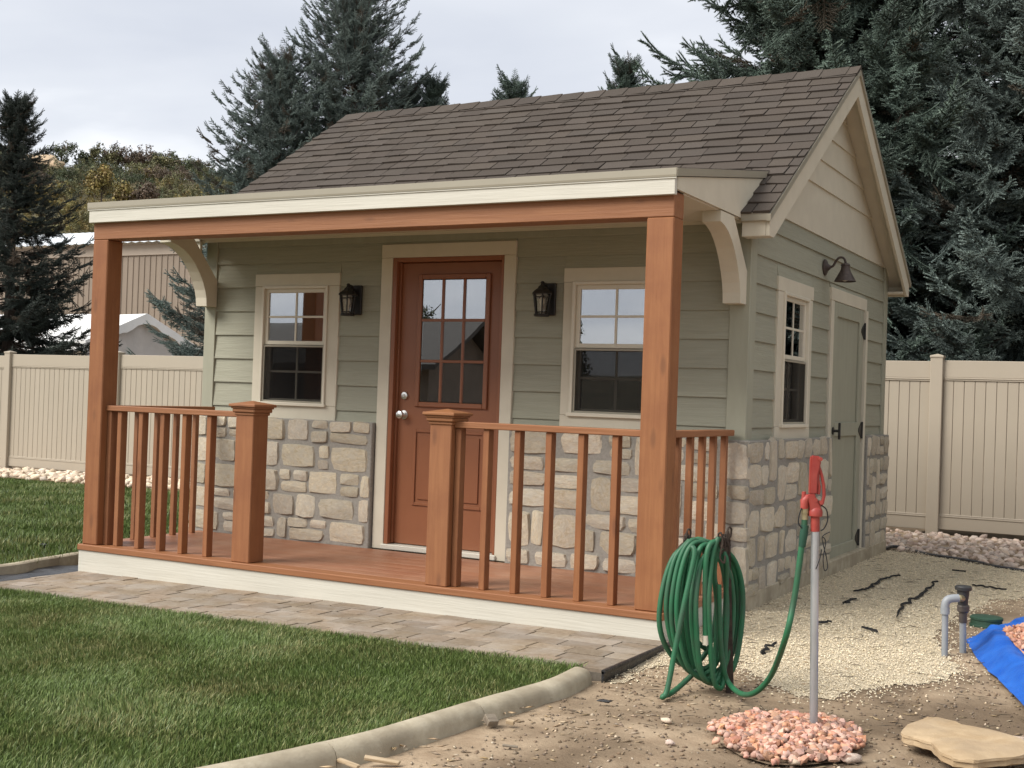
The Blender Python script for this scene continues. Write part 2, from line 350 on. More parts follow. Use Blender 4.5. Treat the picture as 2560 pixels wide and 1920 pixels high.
# ---- black plastic bed by the porch's left end, crumpled
V = []; gxn, gyn = 46, 60
for j in range(gyn):
    for i in range(gxn):
        x = -.60+.62*i/(gxn-1); y = -.82+4.6*(j/(gyn-1))**1.6
        z = gh(x)-.05+.03*mnoise.noise((x*4, y*4, 0))+.018*abs(mnoise.noise((x*11, y*11, 5)))+.05*sstep(-.05, -.5, y)*sstep(-.2, -.55, x)*abs(mnoise.noise((x*9, y*9, 2.)))*2
        V.append((x, y, z))
I = np.arange(len(V)).reshape(gyn, gxn); Fq = np.stack([I[:-1, :-1], I[:-1, 1:], I[1:, 1:], I[1:, :-1]], -1).reshape(-1, 4)
me = fastmesh('plastic_sheet', V, Fq, m_plast, 4); me.polygons.foreach_set('use_smooth', [True]*len(me.polygons))
prop(link('plastic_sheet', me), label='crumpled black plastic sheet between the pavers and the rounded edging', cat='plastic sheet')

# ---- paver path in front of the porch
PX0, PX1, PY0, PY1 = .0, 4.44, -.88, -.012
pbase = MB().prism([(PX0, gh(PX0)-.012), (PX1, gh(PX1)-.012), (PX1, -.27), (PX0, -.27)], 1, PY0, PY1).build('paver_path', m_joint, kind='structure')
rows = [(-.012, .145), (-.157, .145), (-.302, .145), (-.447, .145), (-.592, .145), (-.737, .143)]
pm = [None]*4
for q in range(4):
    mb_ = MB().box(-.5, .5, -.5, .5, -.5, .5, c=.02); vv = np.array(mb_.V); vv += RNG.normal(0, .006, vv.shape); pm[q] = mesh('paver', vv, mb_.F, m_paver)
for r, (ry, rd) in enumerate(rows):
    x = PX0+(0 if r % 2 else -.10)
    while x < PX1-.02:
        w = random.choice([.15, .22, .22, .30]); xa, xb = max(x, PX0), min(x+w, PX1)
        if PX1-xb < .07: xb = PX1
        if xb-xa > .03:
            xc = (xa+xb)/2
            link('paver', random.choice(pm), pbase, (xc, ry-rd/2, gh(xc)-.020+random.uniform(-.002, .002)), (random.gauss(0, .006), -.0105+random.gauss(0, .004), random.gauss(0, .004)), ((xb-xa)-.007, rd-.007, .05))
        x = xb if xb == PX1 else x+w
# black plastic edging strip along the path's right end
mb_ = MB(); mb_.prism([(PY0-.03, -.285), (PY1+.02, -.285), (PY1+.02, -.148), (PY0-.03, -.148)], 0, PX1+.004, PX1+.016)
mb_.tube([(PX1+.012, PY0-.03, -.148), (PX1+.012, PY1+.02, -.148)], .011, 8)
prop(mb_.build('edging_strip', m_plast), label='black plastic edging strip along the end of the paver path', cat='edging strip')

# ================================================================== the shed
D = 1.2777; HL, HR, HB = -.066, 4.39, 5.265; W = 4.38; SD = .08
shed = empty('garden_shed', (2.2, 2.6, -.17), label='small sage green garden shed with stone base, front porch and brown shingle roof', cat='shed')
ZS_F, ZS_S = .925, .90           # top of the stone veneer, front and side
# openings on front wall: (x0,x1,z0,z1)
WLX, WRX = (.511, 1.141), (3.182, 3.812)
op_f = [(WLX[0], WLX[1], 1.03, 1.935), (1.714, 2.644, 0, 2.13), (WRX[0], WRX[1], 1.03, 1.935)]
core = MB(); prev = HL+.01
for x0, x1, z0, z1 in op_f:
    core.box(prev, x0, D+.006, D+.10, -.14, 2.42, .0005)
    if z0 > 0: core.box(x0+.0005, x1-.0005, D+.007, D+.099, -.14, z0, .0005)
    core.box(x0+.0005, x1-.0005, D+.007, D+.099, z1, 2.42, .0005); prev = x1
core.box(prev, HR-.01, D+.006, D+.10, -.14, 2.42, .0005)
fw = core.build('front_wall', m_greenp, shed)
SWY = (1.99, 2.62); SDY = (3.36, 4.36)
core = MB(); prev = D+.1
for y0, y1, z0, z1 in [(SWY[0], SWY[1], 1.03, 1.925), (SDY[0], SDY[1], -.10, 1.975)]:
    core.box(HR-.10, HR-.008, prev+.0004, y0, -.14, 2.42, .0005)
    core.box(HR-.099, HR-.009, y0+.0005, y1-.0005, z1, 2.42, .0005)
    if z0 > 0: core.box(HR-.099, HR-.009, y0+.0005, y1-.0005, -.14, z0, .0005)
    prev = y1
core.box(HR-.10, HR-.008, prev+.0004, HB-.01, -.14, 2.42, .0005)
swl = core.build('side_wall', m_greenp, shed)
B('back_wall', m_greenp, shed, HL+.01, HR-.11, HB-.1, HB-.01, -.14, 2.42)
lw = B('side_wall', m_greenp, shed, HL+.008, HL+.10, D+.101, HB-.101, -.14, 2.42)
B('interior_floor', m_int, shed, HL+.11, HR-.11, D+.11, HB-.11, -.13, -.02)
B('interior_lining', m_int, shed, HL+.12, HR-.12, HB-.16, HB-.11, -.01, 2.40)
B('foundation', m_conc, shed, HL-.06, HR+.075, D-.06, HB+.05, -.34, -.035, c=.01)
# --- siding: bottom edges of courses
courses = [.82, .998, 1.185, 1.37, 1.556, 1.741, 1.928, 2.113, 2.298, 2.47]
def spans(a, b, cuts):
    out = [(a, b)]
    for c0, c1 in cuts:
        nxt = []
        for s0, s1 in out:
            if c1 <= s0 or c0 >= s1: nxt.append((s0, s1))
            else:
                if c0 > s0+.01: nxt.append((s0, c0))
                if c1 < s1-.01: nxt.append((c1, s1))
        out = nxt
    return out
def lap(parent, horiz, face, out, z0, z1, a, b, m=None):
    """one lap board; horiz 0: along x at y=face facing -y; 1: along y at x=face facing +x; -1 : facing -x"""
    t0, t1 = .019, .004; s = out
    prof = [(face+s*(-.004), z0), (face+s*t0, z0), (face+s*t0, z0+.004), (face+s*t1, z1+.012), (face+s*(-.004), z1+.012)]
    mb_ = MB().prism(prof, 0 if horiz == 0 else 1, a, b)
    return mb_.build('siding_board', m or m_green, parent)
TRF = [(.4325, 1.2411, .914, 2.0287), (1.6161, 2.7376, -1, 2.2272), (3.1109, 3.9190, .955, 2.0287)]   # front trims
for z0, z1 in zip(courses[:-1], courses[1:]):
    zt = min(z1, 2.34); z0 = max(z0, ZS_F-.01)
    if zt-z0 < .03: continue
    cuts = [(t[0]+.004, t[1]-.004) for t in TRF if t[2] < zt-.02 and t[3] > z0+.03]
    for a, b in spans(HL+.10, HR-.10, cuts): lap(fw, 0, D, -1, z0, min(zt, 2.33), a+.001, b-.001)
    for t in TRF:
        if z0+.03 < t[3] < zt-.02: lap(fw, 0, D, -1, t[3]+.0005, min(zt, 2.33), t[0]+.003, t[1]-.003)
TRS = [(1.872, 2.735, .90, 2.02), (3.262, 4.455, -1, 2.075)]
for z0, z1 in zip(courses[:-1], courses[1:]):
    z0 = max(z0, ZS_S-.01)
    if z1-z0 < .03: continue
    cuts = [(t[0]+.004, t[1]-.004) for t in TRS if t[2] < z1-.02 and t[3] > z0+.03]
    for a, b in spans(D+.105, HB-.10, cuts): lap(swl, 1, HR, 1, z0, min(z1, 2.424), a+.001, b-.001)
    for t in TRS:
        if z0+.03 < t[3] < z1-.02: lap(swl, 1, HR, 1, t[3]+.0005, min(z1, 2.424), t[0]+.003, t[1]-.003)
for z0, z1 in zip(courses[:-1], courses[1:]): lap(lw, 1, HL, -1, max(z0, .9), min(z1, 2.424), D+.105, HB-.10) if z1 > .95 else None
# corner boards
for nm, bx_ in (('a', (HL-.012, HL+.10, D-.026, D+.005, .915, 2.31)), ('b', (HR-.105, HR+.026, D-.026, D+.0055, .915, 2.31)), ('c', (HR-.006, HR+.0255, D+.006, D+.105, .905, 2.42)), ('d', (HR-.02, HR+.026, HB-.10, HB+.026, .905, 2.42)),
               ('e', (HL-.026, HL+.004, D+.006, D+.105, .905, 2.42)), ('f', (HL-.026, HL+.02, HB-.1, HB+.026, .905, 2.42))):
    B('corner_board', m_greenp, shed, *bx_)

# --- gable walls (cream)
EY, EZ, RY, RZ, OV = 1.13, 2.352, (D+HB)/2, 3.744, .16
SL = (RZ-EZ)/(RY-EY)
def roof_z(y): return RZ-SL*abs(y-RY)
for xf, s in ((HR, 1), (HL, -1)):
    g = MB().prism([(D-.02, 2.40), (HB+.02, 2.40), (HB+.02, roof_z(HB+.02)-.07), (RY, RZ-.07), (D-.02, roof_z(D-.02)-.07)], 0, xf-s*.09, xf-s*.002).build('gable_wall', m_cream, shed)
    for z0, z1 in ((2.424, 2.787), (2.787, 2.99), (2.99, 3.195), (3.195, 3.40), (3.40, 3.66)):
        yb = (z0-RZ+.10)/SL; yt = (z1+.012-RZ+.10)/SL; y0b, y0t = RY+yb, RY+min(yt, -.002)
        t0, t1 = .019, .004
        V = [(xf+s*t0, y0b, z0), (xf+s*t0, 2*RY-y0b, z0), (xf+s*t1, 2*RY-y0t, z1+.012), (xf+s*t1, y0t, z1+.012), (xf-s*.003, y0b, z0), (xf-s*.003, 2*RY-y0b, z0)]
        F = [[0, 1, 2, 3], [0, 4, 5, 1]]
        if s < 0: F = [f[::-1] for f in F]
        MB().add(V, F).build('siding_board', m_cream, g)

# --- stones
def stone_meshes(n=18):
    out = []
    for k in range(n):
        N_ = 11; V = []; r = random.Random(k*7+3); s0 = r.uniform(0, 100); q4 = [(r.uniform(-.11, .11), r.uniform(-.13, .13)) for _ in range(4)]; rnd = r.uniform(.16, .36)
        planes = [(1.0, 0, 0)]+[(r.uniform(.95, 1.35), r.uniform(-.75, .75), r.uniform(-.75, .75)) for _ in range(5)]
        for j in range(N_+1):
            for i in range(N_+1):
                a, b = -1+2*i/N_, -1+2*j/N_
                a = math.copysign(abs(a)**.8, a); b = math.copysign(abs(b)**.8, b)
                rr = max(abs(a), abs(b)); ln = math.hypot(a, b) or 1; f = 1-(1-rr/ln)*rnd
                x, z = a*f, b*f
                x += sum(q4[c][0]*(1+(a if c % 2 else -a))*(1+(b if c > 1 else -b)) for c in range(4))*.25
                z += sum(q4[c][1]*(1+(a if c % 2 else -a))*(1+(b if c > 1 else -b)) for c in range(4))*.25
                ed = 1+.075*mnoise.noise((a*2.2+s0, b*2.2, 0))*rr; x *= ed; z *= ed
                hgt = min(p[0]+p[1]*a+p[2]*b for p in planes)*.8+.10*mnoise.noise((a*2+s0, b*2, 3))+.07*mnoise.noise((a*6+s0, b*6, 5))
                y = -max(hgt, .12) if rr < .97 else .8
                V.append((x*.5, y, z*.5))
        F = [[j*(N_+1)+i, j*(N_+1)+i+1, (j+1)*(N_+1)+i+1, (j+1)*(N_+1)+i] for j in range(N_) for i in range(N_)]
        me = mesh('stone', V, F, m_stone, True); smooth_by_angle(me, 33); out.append(me)
    return out
SM = stone_meshes()
def lay_stones(parent, a0, a1, z0, z1, place, seed, wmin=.16, wmax=.38, hmin=.12, hmax=.205):
    r = random.Random(seed); hs_ = []
    while sum(hs_) < z1-z0: hs_.append(r.uniform(hmin, hmax))
    hs_ = [h*(z1-z0)/sum(hs_) for h in hs_]; res = [[] for _ in hs_]; z = z0
    def put(xa, xb, za, zb):
        g = .005; place(parent, (xa+xb)/2, (za+zb)/2, xb-xa-g*r.uniform(.7, 1.3), zb-za-g*r.uniform(.7, 1.3), r)
    for j, h in enumerate(hs_):
        x = a0; blocked = sorted(res[j])
        while x < a1-.004:
            hit = [q for q in blocked if q[0] <= x+.002 < q[1]]
            if hit: x = hit[0][1]; continue
            lim = min([q[0] for q in blocked if q[0] > x]+[a1]); w = r.uniform(wmin, wmax)*(1 if r.random() < .7 else .65)
            xe = x+w
            if lim-xe < .085: xe = lim
            if xe-x > .40: xe = x+(xe-x)/2
            w = xe-x; t = r.random()
            if t < .22 and j+1 < len(hs_) and w < .30 and h+hs_[j+1] < .33: put(x, xe, z, z+h+hs_[j+1]); res[j+1].append((x, xe))
            elif t < .34 and h > .165:
                c = z+h*r.uniform(.42, .6); put(x, xe, z, c)
                if w > .24: m_ = x+w*r.uniform(.4, .6); put(x, m_, c, z+h); put(m_, xe, c, z+h)
                else: put(x, xe, c, z+h)
            else: put(x, xe, z, z+h)
            x = xe
        z += h
def place_front(parent, a, z, w, h, r):
    link('stone', r.choice(SM), parent, (a, D-SD+.016, z), (r.gauss(0, .02), r.gauss(0, .02), r.gauss(0, .03)), (w, .021*r.uniform(.7, 1.25), h))
def place_side(parent, a, z, w, h, r):
    link('stone', r.choice(SM), parent, (HR+SD-.016, a, z), (r.gauss(0, .02), r.gauss(0, .02), math.pi/2+r.gauss(0, .03)), (w, .021*r.uniform(.7, 1.25), h))
def place_left(parent, a, z, w, h, r):
    link('stone', r.choice(SM), parent, (HL-SD+.017, a, z), (0, 0, -math.pi/2+r.gauss(0, .03)), (w, .021*r.uniform(.7, 1.25), h))
vf = MB().box(HL-SD+.02, 1.608, D-SD+.0145, D-.001, -.03, ZS_F-.006, .006).build('stone_veneer', m_mortar, shed)
lay_stones(vf, HL-SD, 1.606, .004, ZS_F, place_front, 5)
vf = MB().box(2.7456, HR+SD-.02, D-SD+.0145, D-.001, -.03, ZS_F-.006, .006).build('stone_veneer', m_mortar, shed)
lay_stones(vf, 2.748, HR+SD, .004, ZS_F, place_front, 8)
vf = MB().box(HR+.001, HR+SD-.0135, D-SD+.0185, 3.285, -.075, ZS_S+.018, .006).build('stone_veneer', m_mortar, shed)
lay_stones(vf, D-SD+.012, 3.29, -.07, ZS_S+.022, place_side, 23, .15, .34, .115, .20)
vf = MB().box(HR+.001, HR+SD-.0135, 4.47, HB+SD-.02, -.075, ZS_S+.018, .006).build('stone_veneer', m_mortar, shed)
lay_stones(vf, 4.475, HB+SD-.02, -.07, ZS_S+.022, place_side, 4, .14, .30, .12, .20)
vf = MB().box(HL-SD+.0205, HL-.001, D-SD+.021, 2.6, -.075, ZS_S+.018, .006).build('stone_veneer', m_mortar, shed)
lay_stones(vf, D-SD+.012, 2.6, -.07, ZS_S+.022, place_left, 3, .10, .25, .12, .21)

# --- windows
def window(name, o0, o1, z0, z1, T, P, front, glass_top_dark=False):
    """P(a,b,c): local (along, out, up) -> world box corners; T trim rect (a0,a1,z0,z1)"""
    def bx(nm, m, par, a0, a1, d0, d1, c0, c1, c=.003):
        mb_ = MB(); (x0, y0), (x1, y1) = P(a0, d0), P(a1, d1)
        mb_.box(min(x0, x1), max(x0, x1), min(y0, y1), max(y0, y1), c0, c1, c); return mb_.build(nm, m, par)
    mb_ = MB()
    def fr(mb_, a0, a1, d0, d1, c0, c1, w):
        for q in ((a0, a0+w, c0, c1), (a1-w, a1, c0, c1), (a0+w, a1-w, c0, c0+w), (a0+w, a1-w, c1-w, c1)):
            (x0, y0), (x1, y1) = P(q[0], d0), P(q[1], d1); mb_.box(min(x0, x1), max(x0, x1), min(y0, y1), max(y0, y1), q[2], q[3], .0025)
    fr(mb_, o0, o1, -.06, .042, z0, z1, .022)
    win = mb_.build(name, m_vinyl, shed)
    zm = z0+(z1-z0)*.52
    # trim boards
    ta0, ta1, tz0, tz1 = T; hd = tz1-z1
    bx('trim_board', m_cream, win, ta0-(.0 if front else .012), ta1+(.0 if front else .012), -.003, .030, z1-.002, tz1)
    bx('trim_board', m_cream, win, ta0, ta1, -.003, .0285, tz0, z0+.002)
    bx('trim_board', m_cream, win, ta0+.0005, o0+.001, -.003, .0275, z0+.003, z1-.003)
    bx('trim_board', m_cream, win, o1-.001, ta1-.0005, -.003, .0275, z0+.003, z1-.003)
    bx('sill', m_vinyl, win, o0-.012, o1+.012, .02, .052, z0-.004, z0+.02)
    for nm, c0, c1, d in (('upper_sash', zm-.012, z1-.022, .012), ('lower_sash', z0+.02, zm+.022, -.018)):
        mb_ = MB(); fr(mb_, o0+.022, o1-.022, d-.022, d+.006, c0, c1, .030); mb_.build(nm, m_vinyl, win)
        bx('pane', m_glass, win, o0+.050, o1-.050, d-.010, d-.006, c0+.028, c1-.028, .0005)
        am = (o0+o1)/2; cm = (c0+c1)/2
        bx('muntin', m_vinyl, win, am-.008, am+.008, d-.0055, d-.001, c0+.028, c1-.028, .001)
        bx('muntin', m_vinyl, win, o0+.050, o1-.050, d-.0055, d-.0005, cm-.008, cm+.008, .001)
    mb_ = MB(); fr(mb_, o0+.024, o1-.024, .020, .030, z0+.021, zm-.016, .014); mb_.build('screen_frame', m_drip, win)
    bx('insect_screen', m_screen, win, o0+.036, o1-.036, .0245, .0255, z0+.034, zm-.03, .0001)
    return win
Pf = lambda a, d: (a, D-d)
Ps = lambda a, d: (HR+d, a)
window('window', WLX[0], WLX[1], 1.02, 1.935, TRF[0], Pf, True)
window('window', WRX[0], WRX[1], 1.03, 1.935, TRF[2], Pf, True)
window('window', SWY[0], SWY[1], 1.0, 1.925, TRS[0], Ps, False)
# curtain behind the side window
V = []; F = []
for i in range(60):
    y = SWY[0]-.05+(SWY[1]-SWY[0]+.1)*i/59; x = HR-.16+.018*math.sin(i*1.25)+.006*math.sin(i*.41)
    V += [(x, y, .9), (x, y, 2.0)]
    if i: F.append([2*i-2, 2*i, 2*i+1, 2*i-1])
MB().add(V, F).build('curtain', m_curt, shed, smooth=True)

# --- front door
dr = MB()
dr.box(1.752, 2.620, D+.035, D+.078, .045, 2.095, .004)
door = dr.build('front_door', m_door, shed)
mb_ = MB(); mb_.box(1.7145, 1.75, D-.028, D+.10, .04, 2.1295, .003); mb_.box(2.622, 2.6435, D-.028, D+.10, .04, 2.1295, .003); mb_.box(1.7505, 2.6215, D-.0275, D+.10, 2.098, 2.129, .003)
mb_.box(1.7505, 1.765, D+.012, D+.034, .05, 2.0975, .002); mb_.box(2.607, 2.6215, D+.012, D+.034, .05, 2.0975, .002)
mb_.build('door_jamb', m_door, door)
for bx_ in ((1.6161, 1.7135, D-.032, D+.004, .002, 2.1285), (2.6445, 2.7376, D-.032, D+.004, .002, 2.1285), (1.6161, 2.7376, D-.034, D+.004, 2.1295, 2.2272)): B('trim_board', m_cream, door, *bx_)
mb_ = MB(); GX0, GX1, GZ0, GZ1 = 1.91, 2.513, 1.048, 2.01
w = .036
for q in ((GX0, GX0+w, GZ0, GZ1), (GX1-w, GX1, GZ0, GZ1), (GX0+w, GX1-w, GZ0, GZ0+w), (GX0+w, GX1-w, GZ1-w, GZ1)): mb_.box(q[0], q[1], D+.014, D+.036, q[2], q[3], .006)
mb_.build('glazing_frame', m_door, door)
gxs = np.linspace(GX0+w, GX1-w, 4); gzs = np.linspace(GZ0+w, GZ1-w, 4)
B('dark_room_sheet', m_black, door, GX0+w-.004, GX1-w+.004, D+.0338, D+.0352, GZ0+w-.004, GZ1-w+.004, c=.0002)  # black sheet on the slab, stands in for the unlit room behind the panes
for x in gxs[1:-1]: B('muntin', m_door, door, x-.010, x+.010, D+.016, D+.0345, GZ0+w, GZ1-w, c=.005)
for z in gzs[1:-1]: B('muntin', m_door, door, GX0+w, GX1-w, D+.017, D+.034, z-.010, z+.010, c=.005)
for i in range(3):
    for j in range(3): MB().box(gxs[i]+.006, gxs[i+1]-.006, D+.027, D+.031, gzs[j]+.006, gzs[j+1]-.006, .0004).build('pane', m_glass, door)
for x0, x1 in ((1.91, 2.165), (2.251, 2.506)):
    mb_ = MB()
    for q in ((x0, x0+.022, .333, .885), (x1-.022, x1, .333, .885), (x0+.022, x1-.022, .333, .355), (x0+.022, x1-.022, .863, .885)): mb_.box(q[0], q[1], D+.024, D+.036, q[2], q[3], .007)
    mb_.box(x0+.045, x1-.045, D+.025, D+.036, .378, .84, .010); mb_.build('door_panel', m_door, door)
B('threshold', m_white, door, 1.70, 2.66, D-.05, D+.07, .002, .040, c=.006)
kb = MB(); kb.lathe([(.033, 0), (.033, -.006), (.013, -.010), (.012, -.030), (.024, -.040), (.030, -.052), (.027, -.066), (.014, -.072), (.006, -.0725)], (1.815, D+.034, .985), 20, 1); kb.build('door_knob', m_nickel, door, smooth=True)
kb = MB(); kb.lathe([(.031, 0), (.031, -.008), (.026, -.016), (.012, -.018), (.010, -.022)], (1.82, D+.034, 1.125), 20, 1); kb.build('deadbolt', m_nickel, door, smooth=True)

# --- side utility door
sdr = MB().box(HR-.020, HR+.012, SDY[0]+.004, SDY[1]-.004, -.095, 1.972, .003).build('utility_door', m_greenp, shed)
y0, y1 = SDY[0]+.004, SDY[1]-.004; xr0, xr1 = HR+.0125, HR+.030
for q in ((y0, y0+.10, -.095, 1.972), (y1-.13, y1, -.095, 1.972), (y0+.1005, y1-.1305, 1.862, 1.972), (y0+.1005, y1-.1305, .92, 1.03), (y0+.1005, y1-.1305, -.095, .05)): B('door_stile', m_greenp, sdr, xr0, xr1, q[0], q[1], q[2], q[3])
B('trim_board', m_cream, sdr, HR-.004, HR+.032, SDY[0]-.095, SDY[1]+.085, 1.976, 2.075)
B('trim_board', m_cream, sdr, HR-.004, HR+.031, SDY[0]-.085, SDY[0]-.001, .89, 1.975)
B('trim_board', m_cream, sdr, HR-.004, HR+.031, SDY[0]-.04, SDY[0]-.001, -.10, .889)
B('trim_board', m_cream, sdr, HR-.004, HR+.048, SDY[1]+.024, SDY[1]+.085, -.10, 1.975)
for z in (1.80, .965, .06):
    h = MB(); h.box(HR+.030, HR+.038, SDY[1]-.012, SDY[1]+.022, z-.065, z+.065, .002); h.add([(HR+.036, SDY[1]-.01, z-.06), (HR+.036, SDY[1]-.01, z+.06), (HR+.036, SDY[1]-.09, z+.012), (HR+.036, SDY[1]-.09, z-.012), (HR+.030, SDY[1]-.01, z-.06), (HR+.030, SDY[1]-.01, z+.06), (HR+.030, SDY[1]-.09, z+.012), (HR+.030, SDY[1]-.09, z-.012)], [[0, 1, 2, 3][::-1], [0, 1, 5, 4], [1, 2, 6, 5], [2, 3, 7, 6], [3, 0, 4, 7]])
    h.lathe([(.008, -.07), (.008, .07)], (HR+.040, SDY[1]+.004, z), 8); h.build('hinge', m_black, sdr)
h = MB(); h.lathe([(.03, 0), (.03, .008), (.011, .012), (.011, .05)], (HR+.030, y0+.05, .965), 14, 0); h.box(HR+.075, HR+.092, y0+.038, y0+.062, .90, 1.03, .006); h.build('door_handle', m_black, sdr)

# --- main roof
roofp = MB()
def rpoly(off): return None
th = .05
sl = math.hypot(1, SL); 
roofp.prism([(EY, EZ-.03), (RY, RZ-.03), (2*RY-EY, EZ-.03), (2*RY-EY, EZ-.03-th), (RY, RZ-.03-th*1.2), (EY, EZ-.03-th)], 0, HL-OV, HR+OV)
roof = roofp.build('roof', m_cream, shed)
m_felt = mat('dark_underlayment', (.022, .019, .017), (.03, .026, .023), .95, (60, 60, 60))
for f_ in ((lambda y: y), (lambda y: 2*RY-y)): MB().add([(HL-OV, f_(EY-.03), roof_z(EY-.03)-.0015), (HR+OV, f_(EY-.03), roof_z(EY-.03)-.0015), (HR+OV, RY, RZ-.0015), (HL-OV, RY, RZ-.0015)], [[0, 1, 2, 3]]).build('underlayment', m_felt, roof)
for xf, s in ((HR+OV, 1), (HL-OV, -1)):
    for sd_ in (1, -1):
        f = (lambda y: y) if sd_ == 1 else (lambda y: 2*RY-y)
        bd = .165
        P = [(f(EY-.02), roof_z(EY-.02)-.028), (f(RY), RZ-.028), (f(RY), RZ-.028-bd*sl*.92), (f(EY+.075), 2.186), (f(EY-.02), 2.186)]
        MB().prism(P, 0, xf-s*.0, xf+s*.022).build('rake_board', m_cream, roof)
        P2 = [(f(EY-.05), roof_z(EY-.05)-.004), (f(RY), RZ-.004), (f(RY), RZ-.046), (f(EY-.05), roof_z(EY-.05)-.046)]
        MB().prism(P2, 0, xf+s*.010, xf+s*.036).build('drip_edge', m_drip, roof)
for f, nm in ((lambda y: y, 0), (lambda y: 2*RY-y, 1)):
    a, b = sorted((f(EY-.02), f(EY+.004)))
    for xa, xb in (((HL-OV+.002, -.02), (4.395, HR+OV-.002)) if nm == 0 else ((HL-OV+.002, HR+OV-.002),)):
        B('eave_fascia', m_cream, roof, xa, xb, a, b, 2.185, EZ-.035)
        a2, b2 = sorted((f(EY-.045), f(EY-.0205))); B('drip_edge', m_drip, roof, xa, xb+.02, a2, b2, EZ-.075, EZ-.022)
    a, b = sorted((f(EY+.0045), f(D-.028 if nm == 0 else D-.003)))
    if nm: B('soffit', m_cream, roof, HL-OV+.002, HR+OV-.002, a, b, 2.20, 2.22)
# gable-end soffit returns at the front corners
B('soffit', m_cream, roof, HR+.027, HR+OV-.001, EY+.0045, EY+.10, 2.186, 2.20)
B('soffit', m_cream, roof, HL-OV+.001, HL-.027, EY+.0045, EY+.10, 2.186, 2.20)
B('soffit', m_cream, roof, 4.394, HR+.0265, EY+.0045, EY+.10, 2.1865, 2.199)
# frieze along rake under overhang is the roof underside itself
# --- shingles: one wedge mesh, scaled in width
EXPO = .1435; wed = []
for q in range(6):
    V = [(-.5, 0, .0115), (.5, 0, .0115), (.5, EXPO+.02, .002), (-.5, EXPO+.02, .002), (-.5, 0, .002), (.5, 0, .002)]
    r = random.Random(q); V = [(x, y+(r.uniform(-.003, .003) if i in (0, 1, 4, 5) else 0), z+(r.uniform(-.002, .004) if i < 2 else 0)) for i, (x, y, z) in enumerate(V)]; V[4] = (V[4][0], V[0][1], .001); V[5] = (V[5][0], V[1][1], .001)
    wed.append(mesh('shingle', V, [[0, 1, 2, 3], [4, 5, 1, 0], [4, 0, 3], [1, 5, 2]], m_shing))
ang = math.atan(SL); slope_len = (RY-(EY-.05))*sl; nrow = int(slope_len/EXPO)+1
cand = []
for sd_ in (1, -1):
    for r in range(nrow):
        s0 = r*EXPO; 
        if s0 > slope_len-.04: continue
        x = HL-OV-.02; first = True
        while x < HR+OV+.03:
            w_ = random.choice((.15, .19, .23, .27))*random.uniform(.9, 1.1) if not first else random.uniform(.06, .25)
            first = False; xe = min(x+w_, HR+OV+.034)
            if HR+OV+.034-xe < .05: xe = HR+OV+.034
            cand.append((sd_, r, (x+xe)/2, xe-x-.008, s0)); x = xe
            if xe >= HR+OV+.033: break
def sh_world(sd_, xc, s0):
    y = (EY-.05)+s0/sl; return (xc, y if sd_ == 1 else 2*RY-y, roof_z(y)+.002)
vis = [c for c in cand if c[0] == 1 and not (sh_world(1, c[2], c[4])[1] < 1.50 and -.02 < c[2] < 4.38)]
vis.sort(key=lambda c: depth_of(sh_world(1, c[2], c[4]))); own = set(map(id, vis[:300])); rest = MB()
for c in cand:
    sd_, r, xc, wd, s0 = c; p = sh_world(sd_, xc, s0); tilt = ang+random.gauss(0, .004)
    rot = Euler((tilt, 0, 0)) if sd_ == 1 else Euler((tilt, 0, math.pi))
    if id(c) in own: link('shingle', random.choice(wed), roof, p, rot, (wd, 1, random.uniform(.9, 1.35)))
    else:
        if sd_ == 1 and p[1] < 1.45 and .05 < xc < 4.33: continue
        me = random.choice(wed); M = Matrix.Translation(p) @ rot.to_matrix().to_4x4() @ Matrix.Diagonal((wd, 1, random.uniform(.9, 1.35), 1))
        rest.add([M @ v.co for v in me.vertices], [list(q.vertices) for q in me.polygons])
rest.build('shingle_courses', m_shing2, roof, kind='stuff')
x = HL-OV-.02; k = 0
while x < HR+OV+.03:
    xe = min(x+.205, HR+OV+.036); V = []
    for xx, dz in ((x, .010 if k else .01), (xe+.03 if xe < HR+OV else xe, .018)):
        for yy in (-.135, -.03, 0, .03, .135): V.append((xx, RY+yy, roof_z(RY+yy)+.006+dz+(.004 if yy == 0 else 0)))
    for xx in (xe+.03 if xe < HR+OV else xe,):
        for yy in (-.135, -.03, 0, .03, .135): V.append((xx, RY+yy, roof_z(RY+yy)+.004))
    F = [[i, i+5, i+6, i+1] for i in range(4)]+[[5+i, 10+i, 11+i, 6+i] for i in range(4)]
    MB().add(V, F).build('ridge_cap', m_shing, roof); x = xe; k += 1
    if xe >= HR+OV+.035: break

# --- porch
deck = MB().box(.02, W-.02, .02, D-.002, -.13, -.045, .002).build('porch_deck', m_int, shed)
yb = -.028; nb = 9; bw = (D-SD+.012-yb)/nb
for i in range(nb): B('deck_plank', m_deck if i else m_orx, deck, -.018, W+.018, yb+i*bw+.0003, yb+(i+1)*bw-.0003, -.040, 0, c=(.0012 if i else .004))
def hs(x): return .192-.047*(x/W)
sk = MB().prism([(-.010, -.0405), (W+.010, -.0405), (W+.010, -.30), (-.010, -.30)], 1, -.016, .004).build('porch_skirt', m_white, shed)
B('porch_skirt', m_white, shed, W-.009, W+.0098, .0045, D-SD, -.30, -.0405); B('porch_skirt', m_white, shed, -.0098, .009, .0045, D-SD, -.30, -.0405)
ZB = 2.152
B('porch_post', m_orz, shed, 0, .143, 0, .143, .0005, ZB-.0005, c=.006)
B('porch_post', m_orz, shed, W-.160, W, 0, .143, .0005, ZB-.0005, c=.006)
B('porch_beam', m_orx, shed, 0, W, 0, .143, ZB, 2.292, c=.005)
